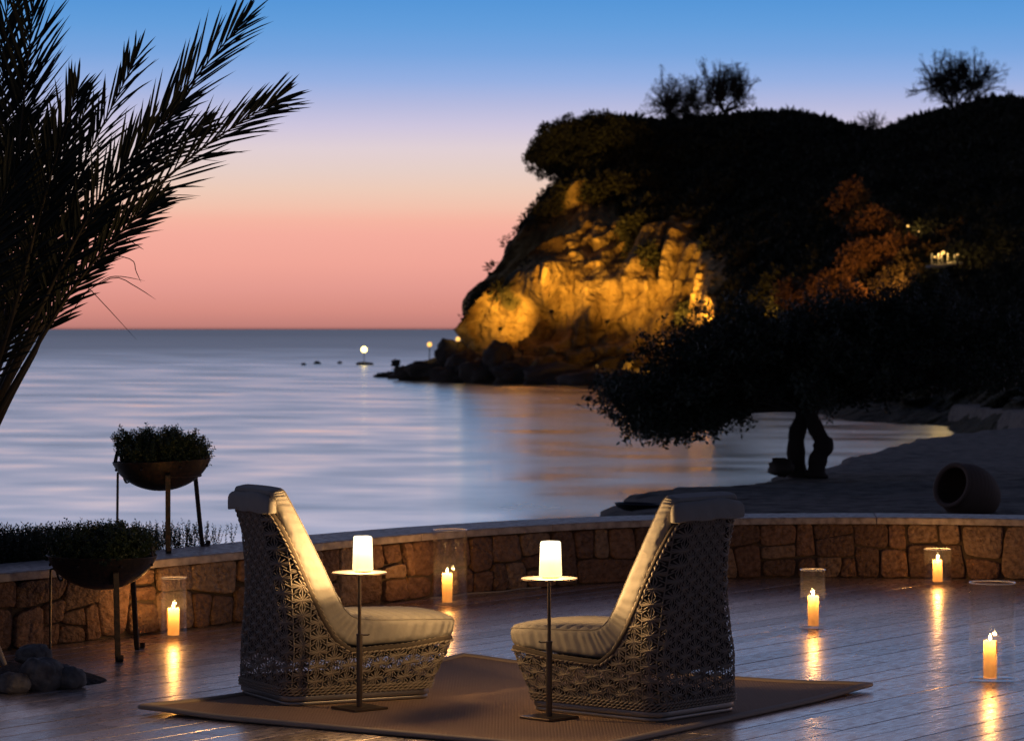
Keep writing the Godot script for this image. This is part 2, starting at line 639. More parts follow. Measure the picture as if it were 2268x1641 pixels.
func head_columns() -> Array:
	# rows: below water, waterline, foot, low, middle, high, cliff edge, slope, ridge, behind
	var c := [
		[[974, 853, 296], [980, 846, 296], [1030, 800, 296], [1024, 728, 297], [1016, 664, 298], [1100, 592, 301], [1188, 472, 305], [1240, 412, 308], [1290, 300, 313], [1296, 330, 345]],
		[[1074, 856, 286], [1080, 848, 286], [1085, 800, 288], [1098, 725, 291], [1120, 645, 292], [1185, 560, 295], [1243, 458, 299], [1285, 404, 302], [1370, 282, 313], [1370, 312, 345]],
		[[1178, 856, 281], [1180, 850, 281], [1190, 800, 283], [1208, 735, 288], [1212, 600, 286], [1270, 540, 291], [1300, 430, 296], [1350, 380, 300], [1450, 292, 315], [1450, 320, 345]],
		[[1298, 860, 275], [1300, 852, 276], [1310, 805, 279], [1300, 740, 285], [1295, 600, 288], [1335, 530, 291], [1375, 470, 294], [1440, 400, 299], [1560, 283, 316], [1560, 310, 348]],
		[[1418, 864, 267], [1420, 856, 268], [1430, 805, 272], [1420, 745, 280], [1420, 600, 284], [1445, 500, 286], [1475, 475, 289], [1560, 400, 297], [1700, 271, 316], [1700, 300, 348]],
		[[1538, 872, 255], [1540, 862, 256], [1545, 805, 262], [1530, 740, 271], [1510, 640, 278], [1545, 560, 277], [1575, 525, 281], [1660, 420, 293], [1790, 279, 313], [1790, 305, 345]],
		[[1648, 884, 232], [1650, 875, 233], [1660, 800, 244], [1620, 740, 256], [1610, 660, 262], [1640, 600, 263], [1680, 535, 270], [1760, 420, 286], [1870, 299, 309], [1870, 330, 340]],
		[[1738, 906, 204], [1740, 895, 205], [1760, 800, 222], [1740, 740, 232], [1740, 680, 240], [1780, 610, 246], [1820, 520, 255], [1870, 410, 275], [1940, 320, 303], [1940, 350, 335]],
		[[1848, 935, 172], [1850, 925, 173], [1880, 840, 190], [1880, 760, 205], [1900, 680, 215], [1930, 590, 228], [1950, 500, 240], [1985, 400, 265], [2020, 287, 297], [2020, 320, 330]],
		[[1978, 948, 162], [1980, 938, 163], [2000, 860, 178], [2020, 780, 190], [2040, 690, 202], [2060, 590, 215], [2080, 500, 230], [2100, 390, 256], [2110, 266, 291], [2110, 300, 325]],
		[[2088, 960, 153], [2090, 950, 154], [2130, 880, 165], [2150, 800, 176], [2170, 700, 190], [2180, 600, 204], [2200, 500, 220], [2210, 380, 250], [2212, 243, 287], [2212, 280, 320]],
		[[2330, 960, 118], [2330, 925, 120], [2320, 870, 140], [2320, 800, 165], [2325, 700, 180], [2330, 600, 196], [2340, 500, 212], [2350, 380, 245], [2350, 246, 281], [2350, 280, 315]],
		[[2860, 960, 100], [2860, 915, 104], [2820, 850, 130], [2800, 800, 155], [2800, 700, 170], [2800, 600, 186], [2800, 500, 200], [2800, 380, 235], [2800, 250, 271], [2800, 280, 305]],
	]
	var cols := []
	for a in c:
		var col := []
		for q in a:
			col.append(at(q[0], q[1], q[2]))
		cols.append(col)
	# round the tip: one more column behind it
	var hid := []
	for k in cols[0].size():
		var q: Vector3 = cols[0][k]
		hid.append(q + Vector3(1.5, -0.6, -9.0))
	cols.push_front(hid)
	return cols


var head_cols := []


func head_at(s: float, t: float) -> Vector3:
	var line := []
	for c in head_cols:
		line.append(catmull(c, t))
	return catmull(line, s)


func build_headland() -> void:
	head_cols = head_columns()
	var ns := 300
	var nt := 220
	var big := noise(111, 0.05, 3)
	var fine := noise(112, 0.16, 5)
	var rib := noise(113, 0.09, 3)
	var pat := noise(114, 0.055, 4)
	var rough := noise(115, 0.42, 5)
	var rows := []
	var cc := PackedColorArray()
	for a in ns:
		# most of the columns go to the cliff face
		var s := (head_cols.size() - 1) * pow(float(a) / (ns - 1), 1.12)
		var line := []
		for c in 10:
			var col := []
			for h in head_cols:
				col.append(h[c])
			line.append(catmull(col, s))
		var row := PackedVector3Array()
		for e in nt:
			var t := 9.0 * e / (nt - 1)
			var q := catmull(line, t)
			var amp := 1.0 - smoothstep(7.0, 8.2, t) * 0.75
			amp *= smoothstep(0.0, 1.5, t) * 0.7 + 0.3
			var d := big.get_noise_3dv(q) * 3.2 + fine.get_noise_3dv(q * Vector3(1.0, 1.0, 0.7)) * 1.5
			if t > 1.6 and t < 6.8:
				# tilted beds at the seaward end; a tall fluted wall with thin ledges beyond
				var left := 1.0 - smoothstep(2.35, 3.2, s)
				var bed := (q.y - q.x * 0.85) * 0.16 + big.get_noise_3dv(q * 0.7) * 0.9
				var saw = bed - floor(bed)
				d += left * (5.2 * (saw * saw * saw - 0.25) - 0.9 * absf(fine.get_noise_3dv(q * 1.7)))
				var flute := absf(rib.get_noise_3d(q.x * 2.0, q.y * 0.16, q.z * 1.5))
				var ledge := q.y * 0.55 + big.get_noise_3dv(q * 0.4) * 1.3
				ledge -= floor(ledge)
				d += (1.0 - left) * (5.0 * flute - 1.4 + 0.35 * (ledge * ledge - 0.3) + 0.9 * rough.get_noise_3d(q.x, q.y * 0.45, q.z))
				d += 0.55 * rough.get_noise_3dv(q * 1.8)
			q += Vector3(-0.25, 0.1, 1.0) * d * amp
			row.append(q)
			# bare rock on the face, scrub above and in the gullies
			var m := pat.get_noise_3d(q.x * 1.4, q.y * 0.9, q.z)
			var veg_dark := smoothstep(5.2, 6.2, t + m * 2.6)
			veg_dark = maxf(veg_dark, smoothstep(6.2, 7.6, s + m * 1.6))
			veg_dark = maxf(veg_dark, smoothstep(0.26, 0.38, pat.get_noise_3d(q.x * 2.4 + 90.0, q.y * 0.5, q.z * 2.4)) * 0.95 * smoothstep(2.5, 3.6, t))
			veg_dark = maxf(veg_dark, (1.0 - smoothstep(1.6, 2.9, t + m)) * 0.7)
			veg_dark = maxf(veg_dark, smoothstep(4.7, 5.4, t + m * 1.5) * (1.0 - smoothstep(1.6, 2.3, s + m)))  # seaward slope darkened by colour, nearly without shrubs
			var rock := Color(0.42, 0.29, 0.125).lerp(Color(0.20, 0.125, 0.05), clampf(0.45 + fine.get_noise_3d(q.x * 1.8, q.y * 0.4, q.z * 1.8) * 1.5 + rough.get_noise_3dv(q * 1.2) * 0.7, 0.0, 1.0))
			cc.append(rock.lerp(Color(0.05, 0.045, 0.018), clampf(veg_dark, 0.0, 1.0)))
		rows.append(row)
	var b := MB.new()
	b.grid(rows)
	b.col = cc
	var o := piece("headland", b.mesh(), M.cliff, self)
	tag(o, "rocky headland with a floodlit ochre cliff above the bay", "", "", "structure")
	# scrub over the top, the right-hand slope and the gullies
	var put := []
	var r := RandomNumberGenerator.new()
	r.seed = 5
	for k in 26000:
		var a := r.randi_range(0, ns - 1)
		var e := r.randi_range(int(nt * 0.25), int(nt * 0.94))
		var c: Color = cc[a * nt + e]
		if a < ns * 0.26 and e < nt * 0.84 and r.randf() < 0.93:
			continue
		if c.r < 0.11 + r.randf() * 0.04:
			var q: Vector3 = rows[a][e]
			var near := clampf(-q.z / 300.0, 0.45, 1.0)
			var sc := r.randf_range(0.5, 1.25) * near
			if e > nt * 0.8:
				sc *= 1.15
			put.append(Transform3D(Basis.from_euler(Vector3(r.randf_range(-0.4, 0.4), r.randf() * TAU, r.randf_range(-0.4, 0.4))).scaled(Vector3(sc, sc * r.randf_range(0.6, 1.0), sc)), q + Vector3(0, sc * 0.15, 0)))
	var g := copies("hillside_scrub", leaf_ball(46, 0.24, 9), M.scrub, put, self)
	tag(g, "dark evergreen scrub covering the headland and its gullies", "", "", "stuff")
	# dark bushes that lean out over the cliff's edge
	big_bush("overhanging_bush", [[1268, 322, 303, 3.9, 2.7], [1330, 305, 305, 4.0, 2.3], [1212, 352, 302, 2.2, 1.9], [1395, 310, 307, 3.2, 2.0], [1290, 370, 301, 2.6, 1.5]], "large dark rounded bush overhanging the left end of the cliff top", "overhanging bush")
	big_bush("cliff_bush", [[1222, 448, 303, 1.3, 1.3], [1196, 482, 303, 1.2, 1.2], [1172, 512, 302, 0.9, 1.0]], "small dark bushes on the steep slope just under the overhanging bush", "bush")
	# trees on the right-hand slope that the amber lights pick out
	big_bush("slope_tree", [[1940, 520, 225, 1.9, 1.9], [1890, 450, 230, 1.5, 1.5], [1985, 570, 220, 1.7, 1.6], [1915, 585, 221, 1.7, 1.5]], "tall reddish-brown tree on the right-hand slope, lit amber from below", "tree", M.dry_leaf)
	big_bush("slope_shrubs", [[1830, 640, 214, 1.7, 1.0], [1765, 655, 218, 1.4, 0.9], [1880, 660, 212, 1.3, 0.9]], "low orange-brown shrubs lit from below, above the beach tree's crown", "shrubs", M.dry_leaf)
	# a low lip of rock and fallen boulders round the foot
	var spots := [[1000, 778, 292, 1.5, 1.2, 1.3], [1035, 800, 289, 1.8, 1.0, 1.5], [960, 812, 296, 2.6, 0.9, 1.6], [915, 822, 300, 2.1, 0.75, 1.5], [1070, 822, 286, 2.2, 1.2, 1.6], [1012, 830, 290, 2.4, 1.0, 1.6], [1105, 790, 284, 1.2, 1.5, 1.2], [1150, 825, 282, 2.4, 1.1, 1.7], [1230, 832, 277, 2.7, 1.1, 1.8], [1320, 838, 272, 2.8, 1.0, 1.8], [1395, 842, 266, 2.4, 1.0, 1.7], [868, 826, 318, 1.9, 0.32, 1.2], [895, 828, 310, 1.6, 0.5, 1.2], [876, 801, 395, 0.55, 0.45, 0.5]]
	var look := ["rounded boulder crowning the reef just left of the cliff tip", "dark boulder at the very tip of the cliff foot", "long low boulder carrying the shore lamp post", "dark sloping boulder toward the seaward end of the reef", "boulder at the waterline under the cliff tip", "broad dark boulder at the water's edge below the tip", "upright pale boulder catching the floodlight under the cliff tip", "dark boulder at the waterline left of the lit cliff face", "wide dark boulder at the waterline below the lit face", "wide dark boulder at the waterline below the middle of the face", "dark boulder at the waterline beside the tree's left tip", "flat tip of the reef, outermost rock of the headland", "low dark rock just inside the reef's flat tip", "lone rock standing in the sea beyond the reef"]
	for k in spots.size():
		var q: Array = spots[k]
		var c := at(q[0], q[1], q[2])
		c.y -= 0.2
		var bo := piece("shore_boulder", boulder(Vector3(q[3], q[4], q[5]), 200 + k, 26), M.sea_rock, self)
		bo.position = c
		tag(bo, look[k], "boulder", "rocks at the foot of the headland")
	floodlights()
	var far := [[702, 805, 440, 0.5, 0.28], [752, 804, 445, 0.32, 0.2], [672, 808, 425, 0.3, 0.22], [806, 806, 430, 1.15, 0.3]]
	var fl := ["small dark rock in the sea, biggest of those left of the sea lamp", "tiny dark rock in the sea nearest to the sea lamp's left", "tiny dark rock farthest left in the open sea", "low flat rock that carries the lamp standing in the sea"]
	for k in 4:
		var q: Array = far[k]
		var bo := piece("sea_rock", boulder(Vector3(q[3], q[4], 0.8), 230 + k, 14), M.sea_rock, self)
		bo.position = at(q[0], q[1], q[2])
		bo.position.y = SEA + 0.12
		tag(bo, fl[k], "rock", "small rocks in the sea")


func boulder(size: Vector3, seed_: int, n := 20, rough := 0.28) -> ArrayMesh:
	var nz := noise(seed_, 0.55, 4)
	var rows := []
	var m := n / 2
	for a in m + 1:
		var th := PI * a / m
		var row := PackedVector3Array()
		for k in n:
			var ph := TAU * k / n
			var d := Vector3(sin(th) * cos(ph), cos(th), sin(th) * sin(ph))
			var r := 1.0 + nz.get_noise_3dv(d * 2.0) * rough * 2.0 + absf(nz.get_noise_3dv(d * 4.5 + Vector3(9, 0, 0))) * rough * 0.5
			d.y = signf(d.y) * pow(absf(d.y), 0.8)
			row.append(d * r * size)
		rows.append(row)
	var b := MB.new()
	b.grid(rows, true)
	return b.mesh()


func leaf_ball(n: int, size: float, seed_: int, hollow := 0.35) -> ArrayMesh:
	# leaf-sized faces through a ball of radius 1
	var r := RandomNumberGenerator.new()
	r.seed = seed_
	var b := MB.new()
	for k in n:
		var d := Vector3(r.randfn(), r.randfn(), r.randfn()).normalized()
		var c := d * (hollow + (1.0 - hollow) * pow(r.randf(), 0.5))
		var u := (d + Vector3(r.randfn(), r.randfn(), r.randfn()) * 0.7).normalized()
		var w := u.cross(Vector3(r.randfn(), r.randfn(), r.randfn())).normalized()
		var l := size * r.randf_range(0.7, 1.3)
		var a0 := b.p(c - u * l)
		var a1 := b.p(c + w * l * 0.5)
		var a2 := b.p(c + u * l * 1.2)
		var a3 := b.p(c - w * l * 0.5)
		b.quad(a0, a1, a2, a3)
	return b.mesh()


func big_bush(called: String, lobes: Array, label: String, category: String, leaf: Material = null) -> void:
	var r := RandomNumberGenerator.new()
	r.seed = called.length() * 31
	var o := thing(called, at(lobes[0][0], lobes[0][1], lobes[0][2]), 0.0, label, category)
	var put := []
	for q in lobes:
		var c := at(q[0], q[1], q[2]) - o.position
		var rx: float = q[3]
		var ry: float = q[4]
		for k in int(rx * rx * ry * 14.0) + 30:
			var d := Vector3(r.randfn(), r.randfn(), r.randfn()).normalized() * pow(r.randf(), 0.4)
			var s := r.randf_range(0.35, 0.75)
			put.append(Transform3D(Basis.from_euler(Vector3(r.randf() * 6.0, r.randf() * 6.0, 0)).scaled(Vector3.ONE * s), c + d * Vector3(rx, ry, rx * 0.8)))
	copies("foliage", leaf_ball(46, 0.24, 10), leaf if leaf else M.bush, put, o)
	var b := MB.new()
	for k in 4:
		var c := at(lobes[0][0], lobes[0][1], lobes[0][2]) - o.position
		b.tube(PackedVector3Array([c + Vector3(0.5 + k * 0.4, -3.0, -0.5), c + Vector3(0.3 * k, -1.2, 0), c + Vector3(-1.2 + k * 0.8, 0.6, 0.2)]), PackedFloat32Array([0.22, 0.16, 0.06]), 6)
	piece("stems", b.mesh(), M.bark, o, "stuff")


func floodlights() -> void:
	# the fittings that light the cliff: [px, py, z] of the lamp, [px, py, z] it points at, energy, half angle, colour
	var warm := lin(1.0, 0.50, 0.065)
	var amber := lin(1.0, 0.34, 0.06)
	var q := [
		[[1108, 728, 285], [1138, 660, 293], 95.0, 44.0, warm, "floodlight low on the left end of the cliff"],
		[[1222, 690, 277], [1262, 580, 288], 270.0, 33.0, warm, "floodlight on a ledge under the left half of the broad lit face"],
		[[1345, 712, 275], [1380, 580, 286], 150.0, 36.0, warm, "floodlight on a ledge under the middle of the lit face"],
		[[1490, 715, 268], [1450, 570, 282], 170.0, 36.0, warm, "floodlight on a ledge below the fluted right part of the face"],
		[[1562, 715, 266], [1545, 610, 277], 260.0, 32.0, warm, "floodlight close under the brightest right edge of the cliff"],
		[[1690, 705, 236], [1690, 655, 246], 90.0, 32.0, warm, "floodlight in the scrub right of the cliff face"],
		[[1965, 650, 206], [1940, 515, 226], 230.0, 30.0, amber, "amber floodlight under the brown tree on the right-hand slope"],
		[[1825, 715, 203], [1835, 640, 214], 85.0, 42.0, amber, "amber floodlight among the low trees below the brown tree"],
		[[1320, 812, 274], [1390, 785, 274], 26.0, 55.0, warm, "small floodlight on the dark ledge at the cliff's foot"],
		[[1445, 815, 264], [1400, 795, 269], 26.0, 55.0, warm, "small floodlight on the ledge near the tree's left tip"],
	]
	for k in q.size():
		var p := at(q[k][0][0], q[k][0][1], q[k][0][2])
		var to := at(q[k][1][0], q[k][1][1], q[k][1][2])
		var o := thing("floodlight", p, 0.0, q[k][5], "floodlight", "floodlights at the foot of the cliff")
		var bs := Basis.looking_at(to - p, Vector3.UP)
		var b := MB.new()
		b.cbox(Transform3D(bs, Vector3.ZERO), Vector3(0.2, 0.15, 0.1), 0.03)
		b.tube(PackedVector3Array([Vector3(0, -0.5, 0.05), Vector3(0, -0.1, 0.02)]), PackedFloat32Array([0.04]), 6)
		piece("housing", b.mesh(), M.dark_metal, o)
		var g := MB.new()
		g.cbox(Transform3D(bs, bs * Vector3(0, 0, -0.11)), Vector3(0.16, 0.11, 0.012), 0.004)
		piece("lamp_lens", g.mesh(), M.lamp_dim, o)
		var l := SpotLight3D.new()
		l.name = "light"
		l.light_color = q[k][4]
		l.light_energy = q[k][2]
		l.spot_angle = q[k][3]
		l.spot_angle_attenuation = 1.0
		l.spot_range = 120.0
		l.spot_attenuation = 2.0
		l.light_size = 0.12
		l.shadow_enabled = true
		l.transform = Transform3D(bs, bs * Vector3(0, 0, -0.2))
		o.add_child(l)
	# lamps on posts along the reef, and two small ones on the far slope
	shore_lamp([806, 806, 430], 1.6, 0.42, 9.0, "glowing globe lamp standing on a rock in the open sea")
	shore_lamp([951, 797, 297], 1.25, 0.24, 0.6, "glowing globe lamp on a post on the reef, left of the cliff tip")
	shore_lamp([1014, 776, 291], 0.85, 0.22, 0.6, "glowing globe lamp close to the cliff tip, right of the other reef lamp")
	shore_lamp([2012, 522, 226], 0.6, 0.10, 2.5, "small path lamp high on the dark right-hand slope")
	shore_lamp([2090, 582, 207], 0.55, 0.13, 4.0, "brightest path lamp, lighting steps low on the dark right-hand slope")
	shore_lamp([2072, 584, 207.5], 0.35, 0.08, 1.5, "small path lamp at the left end of the lit steps on the slope")
	shore_lamp([2122, 580, 206], 0.4, 0.07, 1.0, "small path lamp at the right end of the lit steps on the slope")
	shore_lamp([2036, 530, 224], 0.5, 0.06, 0.9, "faint path lamp just right of the high one on the dark slope")
	# the lit steps beside the lower path lamp
	var st := thing("stone_steps", at(2098, 584, 206.6), 0.3, "short flight of stone steps lit by the path lamp on the right-hand slope", "steps")
	for k in 6:
		var b := MB.new()
		b.cbox(Transform3D(Basis(), Vector3(-0.9 + k * 0.36, -0.2 + k * 0.05, -0.1 - k * 0.12)), Vector3(0.42, 0.09, 0.4), 0.02)
		piece("step", b.mesh(), M.pale_wall, st)
	for k in 5:
		var b := MB.new()
		b.cbox(Transform3D(Basis(), Vector3(-0.75 + k * 0.4 + 0.1 * sin(k * 2.0), 0.28 + 0.12 * sin(k * 3.1), -0.75)), Vector3(0.035, 0.42 + 0.12 * sin(k * 3.1), 0.035), 0.008)
		piece("post", b.mesh(), M.pale_wall, st)


func shore_lamp(q: Array, tall: float, r: float, energy: float, label: String) -> void:
	var o := thing("shore_lamp", at(q[0], q[1], q[2]), 0.0, label, "lamp", "globe lamps along the shore")
	var b := MB.new()
	b.lathe(PackedVector2Array([Vector2(0.0, -0.3), Vector2(0.09, -0.3), Vector2(0.09, 0.05), Vector2(0.045, 0.1), Vector2(0.045, tall), Vector2(0.1, tall), Vector2(0.1, tall + 0.05), Vector2(0.0, tall + 0.05)]), 8)
	piece("post", b.mesh(), M.dark_metal, o)
	var rows := PackedVector2Array()
	for k in 9:
		var a := PI * (k / 8.0 - 0.5)
		rows.append(Vector2(r * cos(a), tall + r + r * sin(a)))
	var g := MB.new()
	g.lathe(rows, 14)
	piece("lamp_globe", g.mesh(), M.lamp_dim if energy < 5.0 else M.lamp_glass, o)
	var l := OmniLight3D.new()
	l.name = "light"
	l.light_color = lin(1.0, 0.62, 0.18)
	l.light_energy = energy
	l.light_size = r * 0.8
	l.omni_range = 60.0
	l.omni_attenuation = 2.0
	l.shadow_enabled = true
	l.position = Vector3(0, tall + r, 0)
	o.add_child(l)


# ---------------------------------------------------------------- terrace

var wall_pts := []
var wall_len := PackedFloat32Array()
var wall_xz := PackedVector2Array()


func wall_setup() -> void:
	for q in [[-5.6, 12.6], [-4.4, 14.2], [-3.4, 15.5], [-2.73, 16.38], [-2.217, 17.08], [-1.58, 18.02], [-1.088, 18.86], [-0.714, 19.40], [-0.209, 20.02], [0.425, 20.62], [0.95, 20.96], [1.524, 21.15], [2.214, 21.24], [2.814, 21.20], [3.503, 21.02], [4.4, 20.6], [5.4, 19.9]]:
		wall_pts.append(Vector3(q[0], 0, q[1]))
	var total := 0.0
	var prev := Vector3.ZERO
	for k in 641:
		var p := catmull(wall_pts, (wall_pts.size() - 1) * k / 640.0)
		if k:
			total += p.distance_to(prev)
		wall_len.append(total)
		wall_xz.append(Vector2(p.x, p.z))
		prev = p


func wall_at(u: float, v: float, d: float) -> Vector3:
	# u metres along the wall, v up, d proud of its face (towards the terrace)
	var k := clampi(wall_len.bsearch(u) - 1, 0, wall_len.size() - 2)
	var t := (u - wall_len[k]) / (wall_len[k + 1] - wall_len[k])
	var a := wall_xz[k].lerp(wall_xz[k + 1], t)
	var k0 := maxi(k - 6, 0)
	var k1 := mini(k + 7, wall_len.size() - 1)
	var tan := (wall_xz[k1] - wall_xz[k0]).normalized()
	var nor := Vector2(tan.y, -tan.x)
	a += nor * d
	return Vector3(a.x, v, -a.y)


func wall_z(x: float) -> float:
	for k in wall_xz.size() - 1:
		if wall_xz[k + 1].x >= x:
			var t := (x - wall_xz[k].x) / (wall_xz[k + 1].x - wall_xz[k].x)
			return lerpf(wall_xz[k].y, wall_xz[k + 1].y, t)
	return 20.0


func build_deck() -> void:
	wall_setup()
	var along := Vector2(0.574, 0.819)     # (x, distance) of the boards' run
	var across := Vector2(0.819, -0.574)
	var deck := Node3D.new()
	deck.name = "deck"
	add_child(deck)
	tag(deck, "whitewashed plank deck of the terrace", "", "", "structure")
	var base := MB.new()
	var rows := []
	for e in [-0.062, -0.06]:
		rows.append(PackedVector3Array([Vector3(-5.5, e, -11.0), Vector3(5.5, e, -11.0), Vector3(5.5, e, -21.4), Vector3(-5.5, e, -21.4)]))
	base.face([Vector3(-5.2, -0.06, -11.2), Vector3(5.4, -0.06, -11.2), Vector3(5.4, -0.06, -20.0), Vector3(2.2, -0.06, -21.5), Vector3(0.4, -0.06, -20.8), Vector3(-1.0, -0.06, -19.2), Vector3(-5.2, -0.06, -13.3)], Vector3(0, -1, -16))
	piece("joists", base.mesh(), M.joist, deck)
	# the paved terrace goes on behind the deck and the camera
	var pv := MB.new()
	pv.grid([PackedVector3Array([Vector3(-40, -0.03, -11.25), Vector3(-5.25, -0.03, -11.25), Vector3(5.45, -0.03, -11.25), Vector3(40, -0.03, -11.25)]), PackedVector3Array([Vector3(-40, -0.03, 60), Vector3(-5.25, -0.03, 60), Vector3(5.45, -0.03, 60), Vector3(40, -0.03, 60)])])
	tag(piece("terrace_paving", pv.mesh(), M.coping, self), "stone paving of the terrace around the deck", "", "", "structure")
	var pitch := 0.187
	var gap := 0.0072
	var r := RandomNumberGenerator.new()
	r.seed = 3
	for k in 42:
		var q := -12.75 + k * pitch
		var e := 7.2 + r.randf() * 2.4
		while e < 21.5:
			var l := r.randf_range(1.5, 3.1)
			# cut the board off under the wall
			var e1 := e + l - 0.003
			var mid := across * (q + pitch * 0.5)
			var keep := false
			var last := e
			for j in 41:
				var f := lerpf(e, e1, j / 40.0)
				var pt := mid + along * f
				if pt.y > 11.3 and pt.x > -5.3 and pt.x < 5.2 and pt.y < wall_z(pt.x) + 0.12:
					keep = true
					last = f
			if keep and last - e > 0.12:
				var b := MB.new()
				var c := mid + along * ((e + last) * 0.5)
				var xf := Transform3D(Basis(Vector3(along.x, 0, -along.y), Vector3.UP, Vector3(across.x, 0, -across.y)), Vector3(c.x, -0.014 + r.randf_range(-0.0008, 0.0008), -c.y))
				b.cbox(xf, Vector3((last - e) * 0.5, 0.014, (pitch - gap) * 0.5), 0.0014)
				var du := r.randf() * 9.0
				var dv := r.randf()
				var inv := xf.affine_inverse()
				for vv in b.v:
					var w := inv * vv
					b.uv.append(Vector2(w.x + du, w.z + dv))
				piece("board", b.mesh(), M["board%d" % r.randi_range(0, 4)], deck)
			e += l


func cut_poly(poly: Array, o: Vector2, n: Vector2) -> Array:
	# the two halves of a convex polygon on either side of a line
	var res := [[], []]
	for k in poly.size():
		var a: Vector2 = poly[k]
		var b: Vector2 = poly[(k + 1) % poly.size()]
		var da := (a - o).dot(n)
		var db := (b - o).dot(n)
		res[0 if da >= 0.0 else 1].append(a)
		if (da >= 0.0) != (db >= 0.0):
			var c := a.lerp(b, da / (da - db))
			res[0].append(c)
			res[1].append(c)
	return res


func poly_area(p: Array) -> float:
	var s := 0.0
	for k in p.size():
		s += p[k].cross(p[(k + 1) % p.size()])
	return absf(s) * 0.5


